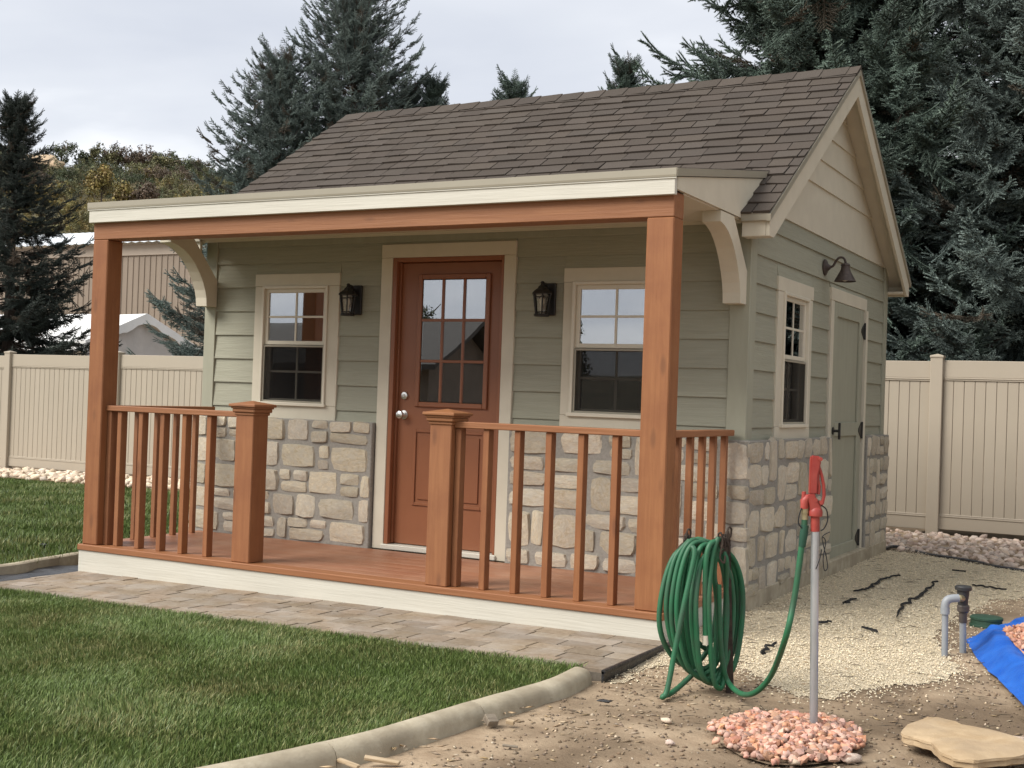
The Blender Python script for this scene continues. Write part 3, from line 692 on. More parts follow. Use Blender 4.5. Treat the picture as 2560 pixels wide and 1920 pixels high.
for x0 in (1.362, 2.866):
    nw = B('newel_post', m_orz, shed, x0, x0+.150, .0, .150, .0005, .985, c=.005)
    cp_ = MB(); xm, ym = x0+.075, .075
    for h, z0, z1 in ((.083, .962, .982), (.094, .9805, 1.006), (.100, 1.0045, 1.018), (.112, 1.0165, 1.036)): cp_.box(xm-h, xm+h, ym-h, ym+h, z0, z1, .007)
    a = .107; cp_.add([(xm-a, ym-a, 1.035), (xm+a, ym-a, 1.035), (xm+a, ym+a, 1.035), (xm-a, ym+a, 1.035), (xm, ym, 1.058)], [[0, 1, 4], [1, 2, 4], [2, 3, 4], [3, 0, 4]]); cp_.build('post_cap', m_orx, nw)
def railing(axis, a0, a1, c, bals):
    """axis 0 along x"""
    if axis == 0: rl = B('railing', m_orx, shed, a0, a1, c-.045, c+.045, .946, .984, c=.004)
    else: rl = B('railing', m_ory, shed, c-.045, c+.045, a0, a1, .946, .984, c=.004)
    for b in bals:
        if axis == 0: B('baluster', m_orz, rl, b-.0195, b+.0195, c-.030, c+.030, .0005, .9455)
        else: B('baluster', m_orz, rl, c-.0195, c+.0195, b-.0195, b+.0195, .0005, .9455)
railing(0, .1435, 1.3615, .085, (.165, .262, .463, .663, .863, 1.083))
railing(0, 3.0165, W-.1605, .075, (3.038, 3.229, 3.437, 3.641, 3.846, 4.056))
railing(1, .1435, D-SD+.01, W-.065, (.335, .54, .745, .94, 1.147)); railing(1, .1435, D-SD+.01, .065, (.225, .43, .63, .83, 1.04))

# porch roof
PS = .163; FZ0, FZ1, FZ2 = 2.269, 2.368, 2.414
def pz(y): return FZ2-.004+PS*(y+.035)
yi = (RZ-SL*RY-(FZ2-.004+PS*.035)+.01)/(PS-SL)   # where porch roof meets main roof
pr = MB().prism([(-.030, pz(-.03)-.012), (yi, pz(yi)-.012), (yi-.13, pz(yi-.13)-.10), (-.005, pz(0)-.10)], 0, .012, W-.012).build('porch_roof', m_mortar, shed)
m_roll = mat('rolled_roofing', (.05, .042, .036), (.085, .07, .06), .95, (120, 120, 120), bump=.4, bdist=.002)
MB().prism([(-.038, pz(-.038)+.002), (yi+.06, pz(yi+.06)+.006), (yi, pz(yi)-.0115), (-.038, pz(-.038)-.006)], 0, -.026, W+.026).build('roof_membrane', m_roll, pr)
B('fascia', m_white, pr, -.012, W+.012, -.036, -.0005, FZ0, FZ1-.0005, c=.002)
for xa, xb in ((-.022, 1.975), (1.973, W+.022)):
    dm = MB(); dm.prism([(-.044, FZ1-.006), (-.037, FZ1-.006), (-.037, FZ2-.006), (-.046 if xa < 0 else -.0465, FZ2-.004), (-.046 if xa < 0 else -.0465, FZ1+.006)], 0, xa, xb); dm.build('drip_edge', m_drip, pr)
    MB().box(xa, xb-.0005, -.042, -.0365, FZ1-.014, FZ1-.0065, .001).build('drip_hem', m_white, pr)
for xf, s in ((W-.0025, 1), (.0025, -1)):
    ym = EY+.018
    # the cut follows the main roof slope
    yt = (RZ-SL*RY-(pz(0)-.048-PS*0)+.0)/(PS-SL)
    P = [(.0, 2.300), (ym+.02, 2.300), (ym+.02, max(roof_z(ym+.02)+.004, 2.305)), (yt-.01, pz(yt-.01)-.048), (0, pz(0)-.048)]
    MB().prism(P, 0, xf, xf+s*.018).build('fascia', m_cream, pr)
    P = [(-.040, pz(-.04)-.044), (-.040, pz(-.04)), (yt+.07, pz(yt+.07)), (yt-.01, pz(yt-.01)-.044)]
    MB().prism(P, 0, xf+s*.0185, xf+s*.030).build('drip_edge', m_drip, pr)
B('soffit', m_cream, pr, .004, W-.004, .1435, D-.0265, 2.293, 2.310)
B('frieze', m_greenp, shed, HL+.101, HR-.106, D-.022, D+.004, 2.245, 2.2925)
# knee braces
prof = [(.722, 2.292), (.722, 2.228), (.80, 2.213), (.87, 2.186), (.93, 2.148), (.986, 2.100), (1.04, 2.035), (1.085, 1.965), (1.115, 1.90), (1.132, 1.84), (1.138, 1.775), (D-.0265, 1.775), (D-.0265, 1.985), (.965, 2.292)]
for x0, x1 in ((HR-.113, HR+.002), (HL-.002, HL+.108)): MB().prism(prof, 0, x0, x1).build('knee_brace', m_cream, shed)
# ================================================================== wall lamps
def lantern(x, z, label):
    y = D-.025; r = empty('wall_lantern', (x, y, z), label=label, cat='wall lamp', group='black porch lanterns')
    b = MB(); b.box(x-.055, x+.055, y-.018, y+.004, z-.085, z+.135, .008); b.build('back_plate', m_black, r)
    yc = y-.105
    b = MB(); b.tube(catmull([(x, y-.012, z+.06), (x, y-.05, z+.115), (x, yc+.01, z+.125), (x, yc, z+.10)], 5), .010, 8); b.build('arm', m_black, r, smooth=True)
    b = MB(); b.lathe([(.074, .052), (.078, .058), (.062, .075), (.036, .092), (.030, .104), (.018, .112), (.012, .124), (.016, .130), (.010, .140), (.002, .142)], (x, yc, z), 6); b.build('roof_cap', m_black, r)
    b = MB()
    for k in range(6):
        a = 2*math.pi*k/6; c, s = math.cos(a), math.sin(a)
        b.tube([(x+.063*c, yc+.063*s, z+.054), (x+.044*c, yc+.044*s, z-.083)], .0055, 6)
    for rr, h in ((.060, .032), (.0475, -.07)): b.tube([(x+rr*math.cos(2*math.pi*k/6), yc+rr*math.sin(2*math.pi*k/6), z+h) for k in range(6)], .0045, 6, closed=True)
    b.lathe([(.050, -.098), (.053, -.088), (.050, -.080)], (x, yc, z), 12); b.build('cage', m_black, r)
    b = MB(); b.lathe([(.041, -.08), (.058, .052)], (x, yc, z), 12, caps=False); b.build('glass_shade', m_lglass, r, smooth=True)
    b = MB(); b.lathe([(.010, -.08), (.010, -.02), (.016, -.005), (.016, .018), (.006, .036), (.001, .038)], (x, yc, z), 10); b.build('bulb', m_vinyl, r, smooth=True)
lantern(1.395, 1.795, 'black six-sided wall lantern between the left window and the front door')
lantern(3.000, 1.790, 'black six-sided wall lantern between the front door and the window behind the porch post')
gp = (HR+.018, 3.07, 2.205); g = empty('gooseneck_lamp', gp, label='bronze gooseneck barn lamp above the side window and utility door', cat='wall lamp')
b = MB(); b.lathe([(.062, 0), (.062, .008), (.050, .016), (.030, .024), (.020, .036), (.014, .044)], gp, 20, 0); b.build('back_plate', m_bronze, g, smooth=True)
x0, y0, z0 = gp; z0 -= .015
b = MB(); b.tube(catmull([(x0+.035, y0, z0+.015), (x0+.062, y0, z0+.024), (x0+.083, y0, z0+.06), (x0+.108, y0, z0+.086), (x0+.138, y0, z0+.083), (x0+.153, y0, z0+.06), (x0+.156, y0, z0+.03)], 6), .009, 10); b.build('arm', m_bronze, g, smooth=True)
b = MB(); b.lathe([(.018, .042), (.031, .037), (.036, .026), (.031, .022), (.033, 0.), (.040, -.018), (.078, -.088), (.081, -.095), (.077, -.093), (.038, -.02), (.02, -.005)], (x0+.156, y0, z0), 24, caps=False); b.build('lamp_shade', m_bronze, g, smooth=True)
b = MB(); b.lathe([(.012, -.01), (.016, -.03), (.026, -.05), (.028, -.07), (.018, -.088), (.002, -.094)], (x0+.156, y0, z0), 12); b.build('bulb', m_vinyl, g, smooth=True)

# ================================================================== vinyl privacy fence
FY = 7.4
fence = empty('privacy_fence', (-2.6, FY, -.2), label='tan vinyl privacy fence with capped posts behind the shed', cat='fence')
SPN = 2.368; posts = [-9.70+SPN*k for k in range(-2, 9)]
b = MB().box(-.052, .052, -.011, .011, -.5, .5, .006); picket_me = mesh('picket', b.V, b.F, m_fence)
for i, px_ in enumerate(posts):
    z = gh(px_)
    p = B('post', m_fence, fence, px_-.064, px_+.064, FY-.064, FY+.064, z-.3, z+1.872, c=.006)
    c_ = MB(); c_.box(px_-.070, px_+.070, FY-.070, FY+.070, z+1.860, z+1.886, .004); c_.add([(px_-.066, FY-.066, z+1.885), (px_+.066, FY-.066, z+1.885), (px_+.066, FY+.066, z+1.885), (px_-.066, FY+.066, z+1.885), (px_, FY, z+1.905)], [[0, 1, 4], [1, 2, 4], [2, 3, 4], [3, 0, 4]]); c_.build('post_cap', m_fence, p)
    if i == len(posts)-1: break
    xa, xb = px_+.064, posts[i+1]-.064; zc = gh((xa+xb)/2); top = zc+1.835
    for z0, z1, d in ((top-.178, top, .021), (top-.196, top-.1785, .026), (top-.212, top-.1965, .021), (zc+.06, zc+.19, .021), (zc+.1905, zc+.206, .026), (zc+.2065, zc+.222, .021)):
        B('rail', m_fence, fence, xa-.01, xb+.01, FY-d, FY+d, z0, z1, c=.004)
    n = 21; wv = (xb-xa)/n; h = top-.205-(zc+.21)
    for k in range(n): link('picket', picket_me, fence, (xa+(k+.5)*wv, FY, (top-.205+zc+.21)/2), None, ((wv-.003)/.104, 1, h))

# ---- rock beds along the fence
m_rock = mat('pink_landscape_rock', (.43, .315, .245), (.63, .52, .43), .9, (14, 14, 14), bump=.5, bscale=(40, 40, 40), bdist=.01, rand=.3, c3=(.30, .25, .21), big=.5, bigscale=4)
m_rock2 = mat('cream_landscape_rock', (.48, .38, .28), (.68, .57, .44), .9, (14, 14, 14), bump=.5, bscale=(40, 40, 40), bdist=.01, rand=.25)
m_rock1i = mat('pink_landscape_rock_heap', (.43, .315, .245), (.63, .52, .43), .9, (14, 14, 14), bump=.5, bdist=.01, island=.3, coords='World')
m_rock2i = mat('cream_landscape_rock_heap', (.48, .38, .28), (.68, .57, .44), .9, (14, 14, 14), bump=.5, bdist=.01, island=.3, coords='World')
def rock_shape(seed, flat=.7, sub=1, rough=.33):
    r = random.Random(seed); bm = bmesh.new(); bmesh.ops.create_icosphere(bm, subdivisions=sub, radius=.5)
    for v in bm.verts:
        k = 1+rough*mnoise.noise(Vector(v.co)*2.6+Vector((seed*3.1, 0, 0)))*1.6+r.uniform(-.05, .05); v.co = Vector((v.co.x*k*1.15, v.co.y*k*.9, v.co.z*k*flat))
    V = [tuple(v.co) for v in bm.verts]; F = [[v.index for v in f.verts] for f in bm.faces]; bm.free(); return V, F
RS = [rock_shape(k, .75) for k in range(10)]
def rocks(parent, pts, sizes, m_own, m_heap, n_own, name, heap, smooth=False):
    pts = list(zip(pts, sizes)); pts.sort(key=lambda q: -q[1]/depth_of(q[0]))
    mes = [mesh(name, V, F, m_own, smooth) for V, F in RS]; VV = []; FF = []; b0 = 0; rr = random.Random(5)
    for i, (p, s) in enumerate(pts):
        e_ = Euler((rr.uniform(-.5, .5), rr.uniform(-.5, .5), rr.uniform(0, 6.3))); k = rr.randrange(len(RS))
        if i < n_own: link(name, mes[k], parent, p, e_, (s, s, s*rr.uniform(.7, 1.1)))
        else:
            M = np.array(e_.to_matrix()); V = np.array(RS[k][0])*s @ M.T+np.array(p); VV.append(V); FF.append(np.array(RS[k][1])+b0); b0 += len(V)
    if VV:
        me = fastmesh(heap, np.concatenate(VV), np.concatenate(FF), m_heap, 3); prop(link(heap, me, parent), kind='stuff')
def bed(P, z): 
    return sheet('rock_bed', P, lambda x, y: z(x), m_soil, kind='structure')
rbR = [pxg(2205, 1372, -.15), pxg(2330, 1388, -.15), pxg(2450, 1408, -.15), pxg(2560, 1428, -.15), (7.6, 4.3), (8.6, 4.6), (8.6, 7.32), (3.6, 7.32), (3.9, 5.6)]
b1 = bed(rbR, lambda x: -.140)
xy = np.array([(RNG.uniform(3.6, 8.0), RNG.uniform(4.3, 7.3)) for _ in range(4200)]); xy = xy[in_poly(rbR, xy[:, 0], xy[:, 1])][:1500]
zj = [(-.150+RNG.uniform(0, .022)) for x, y in xy]
rocks(b1, [(x, y, z) for (x, y), z in zip(xy, zj)], RNG.uniform(.04, .095, len(xy)), m_rock, m_rock1i, 290, 'rock', 'rock_fill')
rbL = [(-14, 6.15), (-.3, 6.15), (-.3, 7.32), (-14, 7.32)]
b2 = bed(rbL, lambda x: gh(x)-.004)
xy = np.array([(RNG.uniform(-13, -2.0), RNG.uniform(6.15, 7.3)) for _ in range(1700)])
rocks(b2, [(x, y, gh(x)+.005+RNG.uniform(0, .04)) for x, y in xy], RNG.uniform(.07, .15, len(xy)), m_rock2, m_rock2i, 260, 'rock', 'rock_fill')
eg = [(*pxg(2195, 1380, -.15), -.14), (*pxg(2240, 1372, -.15), -.13), (*pxg(2330, 1390, -.15), -.14), (*pxg(2450, 1410, -.15), -.14), (*pxg(2560, 1430, -.15), -.14), (7.6, 4.28, -.14)]
b = MB(); cc = catmull(eg, 6); b.tube([c+np.array([0, 0, .006*mnoise.noise(Vector(c)*3)]) for c in cc], .016, 7)
prop(b.build('edging_strip', m_plast), label='wavy black plastic edging between the gravel and the pink rock bed', cat='edging strip')

# ================================================================== barn and canopy behind the fence
m_tin = mat('galvalume_roof', (.62, .66, .68), (.70, .73, .75), .35, (1, 1, 1), spec=.5)
m_barn = mat('taupe_ribbed_steel', (.215, .172, .132), (.228, .183, .14), .5, (1, 1, 1), rand=.03)
m_barnf = mat('taupe_steel_trim', (.30, .25, .20), (.312, .262, .21), .5, (1, 1, 1))
BY = 30.; e0 = gy(231, 612, BY); e1 = gy(400, 637, BY); ZE = float(e0[2])-.05; ZF = float(e1[2])
bx0, bx1 = -46., -14.
barn = empty('metal_barn', (-30, BY+6, -.4), label='taupe ribbed metal barn with pale metal roof beyond the fence', cat='barn')
pv = (.0, -.13, .0)
prf = [(0, 0), (.07, 0), (.085, -.03), (.105, -.03), (.12, 0), (.30, 0)]
V = [(x-.15, y, z) for z in (-.4, ZF) for x, y in prf]; n = len(prf); pan = mesh('wall_panel', V, [[i, i+1, n+i+1, n+i] for i in range(n-1)], m_barn)
k = 0
while bx0+.3*k < bx1: link('wall_panel', pan, barn, (bx0+.3*k+.15, BY, 0)); k += 1
B('side_wall', m_barn, barn, bx1+.001, bx1+.1, BY, BY+13, -.4, ZE); B('fascia', m_barnf, barn, bx0, bx1+.12, BY-.06, BY+.12, ZF, ZE)
rt = gy(231, 583, BY+6.5)
V = []; F = []; n = int((bx1-bx0+1)/.22)
for i in range(n+1):
    x = bx0-.3+.22*i; h = .045 if i % 2 else 0
    V += [(x, BY-.35, ZE+.02+h), (x, BY+6.5, float(rt[2])+h), (x, BY+13.3, ZE+h)]
    if i: a = 3*(i-1); F += [[a, a+3, a+4, a+1], [a+1, a+4, a+5, a+2]]
MB().add(V, F).build('roof', m_tin, barn)
gp_ = MB().prism([(BY, ZE-.1), (BY+13, ZE-.1), (BY+6.5, float(rt[2])-.05)], 0, bx1+.002, bx1+.09); gp_.build('gable_wall', m_barn, barn)

m_canvas = mat('white_canopy_fabric', (.66, .66, .64), (.74, .74, .73), .6, (2, 2, 2), bump=.35, bscale=(3, 3, 3), bdist=.05)
m_canvas2 = mat('grey_white_fabric', (.45, .43, .41), (.52, .50, .48), .7, (2, 2, 2), bump=.4, bscale=(3, 6, 6), bdist=.05)
tp = gy(368, 784, 14.); tx, tz = float(tp[0]), float(tp[2]); zev = tz-.68
can = empty('canopy_tent', (tx-3, 14, -.3), label='white peaked canopy tent with a grey end panel behind the fence', cat='canopy')
V = []; F = []; nx_ = 40; prof = [(-1.72, zev-.22), (-1.70, zev), (-.85, (tz+zev)/2-.03), (0, tz), (.85, (tz+zev)/2-.03), (1.70, zev), (1.72, zev-.22)]
for i in range(nx_):
    x = tx-6.2*i/(nx_-1)
    for q, (yy, zz_) in enumerate(prof): V.append((x, 14+yy+.02*mnoise.noise((x*2, q, 0)), zz_-(.05 if q in (1, 2, 4, 5) else .02)*abs(math.sin((x-tx)*math.pi/2.07))*(.8 if q != 3 else 1)))
m_ = len(prof); F = [[i*m_+k, (i+1)*m_+k, (i+1)*m_+k+1, i*m_+k+1] for i in range(nx_-1) for k in range(m_-1)]
MB().add(V, F).build('roof_cover', m_canvas, can, smooth=True)
V = []; F = []
for i in range(25):
    yy = -1.66+3.32*i/24; zt = tz-.16-(tz-zev)*abs(yy)/1.7; 
    V += [(tx-.10+.03*math.sin(i*1.9), 14+yy, -.3), (tx-.12+.04*math.sin(i*1.3), 14+yy, zt)]
    if i: F.append([2*i-2, 2*i, 2*i+1, 2*i-1])
MB().add(V, F).build('end_panel', m_canvas2, can, smooth=True)
V = []; F = []
for i in range(25):   # hanging gable valance
    yy = -1.72+3.44*i/24; zt = tz+.005-(tz-zev)*abs(yy)/1.7
    V += [(tx+.02+.015*math.sin(i*2.1), 14+yy, zt-.2-.03*math.sin(i*1.7)), (tx+.005, 14+yy, zt)]
    if i: F.append([2*i-2, 2*i, 2*i+1, 2*i-1])
MB().add(V, F).build('valance', m_canvas, can, smooth=True)
for yy in (-1.66, 1.66):
    for xx in (tx-.05, tx-3.1, tx-6.1): MB().tube([(xx, 14+yy, -.35), (xx, 14+yy, zev-.03)], .025, 8).build('pole', m_drip, can)

# ================================================================== foliage by geometry nodes: the crown mesh carries its own spray and its own points
def scatter_tree():
    g = bpy.data.node_groups.new('scatter_sprays', 'GeometryNodeTree')
    g.interface.new_socket('Geometry', in_out='INPUT', socket_type='NodeSocketGeometry'); g.interface.new_socket('Geometry', in_out='OUTPUT', socket_type='NodeSocketGeometry')
    gi = N(g, 'NodeGroupInput'); go = N(g, 'NodeGroupOutput'); jn = N(g, 'GeometryNodeJoinGeometry')
    def attr(nm, ty): a = N(g, 'GeometryNodeInputNamedAttribute', data_type=ty); a.inputs[0].default_value = nm; return a.outputs[0]
    rot = attr('rot', 'FLOAT_VECTOR'); scl = attr('scl', 'FLOAT_VECTOR'); var = attr('var', 'INT')
    for k in range(3):
        cp = N(g, 'FunctionNodeCompare', data_type='INT', operation='EQUAL'); L(g, var, cp.inputs[2]); cp.inputs[3].default_value = 10+k
        cs = N(g, 'FunctionNodeCompare', data_type='INT', operation='EQUAL'); L(g, var, cs.inputs[2]); cs.inputs[3].default_value = k
        s1 = N(g, 'GeometryNodeSeparateGeometry', domain='POINT'); L(g, gi.outputs[0], s1.inputs[0]); L(g, cp.outputs[0], s1.inputs[1])
        s2 = N(g, 'GeometryNodeSeparateGeometry', domain='POINT'); L(g, gi.outputs[0], s2.inputs[0]); L(g, cs.outputs[0], s2.inputs[1])
        ip = N(g, 'GeometryNodeInstanceOnPoints'); L(g, s1.outputs[0], ip.inputs['Points']); L(g, s2.outputs[0], ip.inputs['Instance'])
        er = N(g, 'FunctionNodeEulerToRotation'); L(g, rot, er.inputs[0]); L(g, er.outputs[0], ip.inputs['Rotation']); L(g, scl, ip.inputs['Scale']); L(g, ip.outputs[0], jn.inputs[0])
    L(g, jn.outputs[0], go.inputs[0]); return g
GN = scatter_tree()
def scatter_obj(name, sprays, pts, rots, scls, m, parent=None, loc=(0, 0, 0), **kw):
    """sprays: list of 3 (V, F(tri), tip) ; pts local"""
    VV = []; FF = []; var = []; tip = []; b0 = 0
    for k, (V, F, tp_) in enumerate(sprays): VV.append(V); FF.append(F+b0); b0 += len(V); var += [k]*len(V); tip += list(tp_)
    n = len(pts); VV.append(np.asarray(pts)); pv_ = RNG.integers(0, len(sprays), n)+10; var += list(pv_); tip += [0]*n
    me = fastmesh(name, np.concatenate(VV), np.concatenate(FF), m, 3)
    def at(nm, ty, key, arr): a = me.attributes.new(nm, ty, 'POINT'); a.data.foreach_set(key, np.asarray(arr).ravel())
    at('var', 'INT', 'value', np.array(var, np.int32)); at('tip', 'FLOAT', 'value', np.array(tip, np.float32))
    z = np.zeros((b0, 3), np.float32); at('rot', 'FLOAT_VECTOR', 'vector', np.concatenate([z, rots]).astype(np.float32)); at('scl', 'FLOAT_VECTOR', 'vector', np.concatenate([z+1, scls]).astype(np.float32))
    o = prop(link(name, me, parent, loc), **kw); md = o.modifiers.new('scatter', 'NODES'); md.node_group = GN; return o
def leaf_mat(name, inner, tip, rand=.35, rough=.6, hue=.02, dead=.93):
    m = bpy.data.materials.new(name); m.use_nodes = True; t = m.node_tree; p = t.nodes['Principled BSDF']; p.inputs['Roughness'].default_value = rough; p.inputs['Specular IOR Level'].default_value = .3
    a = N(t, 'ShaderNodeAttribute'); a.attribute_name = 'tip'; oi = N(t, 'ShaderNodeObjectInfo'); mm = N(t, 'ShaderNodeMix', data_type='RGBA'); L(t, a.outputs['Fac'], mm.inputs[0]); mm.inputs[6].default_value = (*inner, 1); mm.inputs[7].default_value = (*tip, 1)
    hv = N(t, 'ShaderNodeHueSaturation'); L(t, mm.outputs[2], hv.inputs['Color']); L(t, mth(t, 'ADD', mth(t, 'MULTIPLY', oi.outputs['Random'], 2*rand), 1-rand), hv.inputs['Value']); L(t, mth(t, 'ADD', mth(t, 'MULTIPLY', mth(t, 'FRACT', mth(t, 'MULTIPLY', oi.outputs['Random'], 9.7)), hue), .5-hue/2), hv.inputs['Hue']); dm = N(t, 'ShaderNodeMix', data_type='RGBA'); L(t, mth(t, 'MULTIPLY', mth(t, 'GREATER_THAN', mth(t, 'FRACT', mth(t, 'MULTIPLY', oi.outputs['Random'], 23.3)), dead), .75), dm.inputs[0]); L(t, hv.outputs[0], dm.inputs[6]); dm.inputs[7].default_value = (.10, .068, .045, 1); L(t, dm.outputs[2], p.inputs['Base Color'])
    return m
def spruce_spray(seed, length=.55, ntw=11):
    r = random.Random(seed); V = []; F = []; T = []
    def needles(p0, p1, t0, t1, stp=.013, nl=.030):
        p0, p1 = np.array(p0), np.array(p1); d = p1-p0; ln = np.linalg.norm(d); d = d/ln
        a = np.cross(d, [0, 0, 1.]); a /= np.linalg.norm(a)+1e-9; c = np.cross(a, d); n = max(2, int(ln/stp))
        b = len(V); wv = .010; a2 = c-a*.5; a3 = -c-a*.5
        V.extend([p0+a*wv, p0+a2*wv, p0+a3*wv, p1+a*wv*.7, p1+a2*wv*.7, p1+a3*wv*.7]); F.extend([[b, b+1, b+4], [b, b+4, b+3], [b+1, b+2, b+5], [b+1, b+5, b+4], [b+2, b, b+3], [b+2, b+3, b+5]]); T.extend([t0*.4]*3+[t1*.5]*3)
        for i in range(n+3):
            q = min(i/n, 1.); base = p0+d*ln*q
            for k in range(4):
                an = r.uniform(0, 6.28); rad = math.cos(an)*a+math.sin(an)*c*.8; dr_ = d*(.5 if i < n else 1.2)+rad*(1. if i < n else .6)+np.array([0, 0, .15]); dr_ /= np.linalg.norm(dr_); l_ = nl*r.uniform(.8, 1.25); sd_ = np.cross(dr_, rad+d*.1); sd_ /= np.linalg.norm(sd_)+1e-9
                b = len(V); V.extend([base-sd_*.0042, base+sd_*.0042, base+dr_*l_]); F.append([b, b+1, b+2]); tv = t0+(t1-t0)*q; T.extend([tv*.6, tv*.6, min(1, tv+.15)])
    axis = [np.array([length*q, .02*math.sin(q*3+seed), -.10*length*q*(1-q)*2+.05*q*q]) for q in np.linspace(0, 1, 6)]
    for i in range(5): needles(axis[i], axis[i+1], .15+.13*i, .28+.13*i+(.2 if i == 4 else 0))
    for i in range(ntw):
        q = (i+.6)/ntw*.92; p = np.array([length*q, 0, -.2*length*q*(1-q)]); s = 1 if i % 2 else -1; l_ = length*.36*(1-q*.7)*r.uniform(.8, 1.2); an = math.radians(r.uniform(38, 58)); droop = r.uniform(-.35, .12)
        e_ = p+np.array([math.cos(an)*l_, s*math.sin(an)*l_, droop*l_]); mid = (p+e_)/2+np.array([0, 0, .03*l_]); needles(p, mid, .1, .4); needles(mid, e_, .4, .95)
        if l_ > .13:
            for s2 in (-1, 1):
                an2 = math.atan2(e_[1]-p[1], e_[0]-p[0])+s2*.75; l2 = l_*.45; needles(mid, mid+np.array([math.cos(an2)*l2, math.sin(an2)*l2, droop*l2]), .3, .85)
    return np.array(V), np.array(F), np.array(T)
SPR = [spruce_spray(k, .48+.05*k, 12+k) for k in range(3)]
m_bark = mat('spruce_bark', (.06, .045, .035), (.10, .08, .065), .95, (20, 20, 6), bump=.6)
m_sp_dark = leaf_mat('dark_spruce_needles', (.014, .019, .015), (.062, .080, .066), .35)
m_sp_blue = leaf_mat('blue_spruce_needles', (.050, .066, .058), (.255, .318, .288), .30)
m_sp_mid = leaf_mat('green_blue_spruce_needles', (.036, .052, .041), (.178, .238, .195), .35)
def spruce(label, x, y, H, R, m, seed, zlow=.5, ex=.72, ss=1.15, hang=.2, cap=9., dens=1., bend=0., leaders=1, whorl=.30, lean=(0, 0), openness=0.):
    r = random.Random(seed); z0 = gh(x) if y < 8 else -.3
    root = empty('spruce_tree', (x, y, z0), label=label, cat='tree', group='spruce trees around the yard')
    tr = MB(); tr.tube([(x+lean[0]*q*q, y+lean[1]*q*q, z0+H*q*.97) for q in np.linspace(0, 1, 9)], [max(.012, .022*H*(1-q)**.9) for q in np.linspace(0, 1, 9)], 9)
    P = []; Rt = []; S = []
    def put(p, az, el, roll, s): P.append(p); Rt.append((roll, -el, az)); S.append((s, s, s))
    h = zlow
    while h < H-.12:
        q = h/H; Lb = R*((1-q)**ex)*(1 if q > .12 else .75+.25*q/.12)+.10; Lb = min(Lb, cap); nb_ = max(5, int((6.5+4.5*(1-q))*dens))
        a0 = r.uniform(0, 6.28)
        for k in range(nb_):
            az = a0+2*math.pi*k/nb_+r.uniform(-.3, .3); Lr = Lb*r.uniform(.68, 1.18); el0 = -.30+1.15*q**1.5+r.uniform(-.12, .12)
            if openness and r.random() < openness: continue
            zb_ = z0+h+r.uniform(-.1, .1); n = max(3, int(Lr/.17)); cx, cy = x+lean[0]*q*q, y+lean[1]*q*q
            pts = []
            for i in range(n+1):
                t_ = i/n; rr = Lr*t_; zz_ = zb_+math.tan(el0)*rr*.8-.16*Lr*math.sin(t_*math.pi*.8)*(1-q)+.20*Lr*t_*t_*(1-q*.5); pts.append((cx+math.cos(az)*rr, cy+math.sin(az)*rr, zz_))
            if Lr > .4: tr.tube(pts[::2]+([pts[-1]] if n % 2 else []), [max(.004, .012*Lr*(1-i/max(1, len(pts[::2])))) for i in range(len(pts[::2])+(1 if n % 2 else 0))], 4, caps=False)
            for i in range(n+1):
                t_ = i/n
                if t_ < .22 and Lr > .7: continue
                p = np.array(pts[i]); dz = (pts[min(i+1, n)][2]-pts[max(i-1, 0)][2])/max(1e-6, math.hypot(pts[min(i+1, n)][0]-pts[max(i-1, 0)][0], pts[min(i+1, n)][1]-pts[max(i-1, 0)][1])); el = math.atan(dz)
                sc = ss*clamp(.62*(.5+.5*Lr), .45, 1.05)
                if i == n: put(p-.12*np.array([math.cos(az), math.sin(az), 0])*sc, az+r.uniform(-.1, .1), el+.12, r.uniform(-.4, .4), sc*r.uniform(.8, 1.1))
                else:
                    for s_ in (-1, 1):
                        if r.random() < .93: put(p, az+s_*r.uniform(.55, 1.0), el+r.uniform(-.35, .12), r.uniform(-.6, .6), sc*r.uniform(.7, 1.15)*(1-.35*t_))
                    if r.random() < hang: put(p, az+r.uniform(-1.2, 1.2), -r.uniform(.6, 1.1), r.uniform(-.5, .5), sc*r.uniform(.6, .95))
                    if r.random() < .35: put(p, az+r.uniform(-.4, .4), el+r.uniform(.25, .7), r.uniform(-.5, .5), sc*r.uniform(.5, .8))
        h += whorl*(.55+.45*(1-q))*r.uniform(.85, 1.15)
    for k in range(leaders):   # leader shoots
        dx = 0 if k == 0 else r.uniform(-.35, .35); tx_, ty_ = x+lean[0]+dx, y+lean[1]; tz_ = z0+H-(.0 if k == 0 else r.uniform(.1, .5))
        for j in range(3): put((tx_+r.uniform(-.02, .02), ty_, tz_-.08*j-.38), r.uniform(0, 6.28), 1.4-.1*j, r.uniform(0, 6.28), .8-.05*j)
        for j in range(11): put((tx_, ty_, tz_-.40-.06*j), 2.4*j, .8-.03*j, r.uniform(0, 6), .62+.02*j)
    tr.build('trunk', m_bark, root)
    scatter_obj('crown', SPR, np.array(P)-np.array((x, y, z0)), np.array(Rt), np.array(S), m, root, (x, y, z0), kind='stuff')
    return len(P)
nsp = 0
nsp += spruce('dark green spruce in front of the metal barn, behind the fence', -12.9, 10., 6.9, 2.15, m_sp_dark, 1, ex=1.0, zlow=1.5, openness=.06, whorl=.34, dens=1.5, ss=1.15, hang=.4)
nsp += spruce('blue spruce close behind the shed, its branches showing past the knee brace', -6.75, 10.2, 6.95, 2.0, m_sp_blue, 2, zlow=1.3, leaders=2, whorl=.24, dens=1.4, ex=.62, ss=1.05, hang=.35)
nsp += spruce('tallest blue spruce behind the shed, reaching out of the picture', -5.95, 11.2, 8.3, 1.95, m_sp_blue, 3, zlow=1.8, leaders=5, whorl=.23, dens=1.45, ex=.48, ss=1.05, hang=.35)
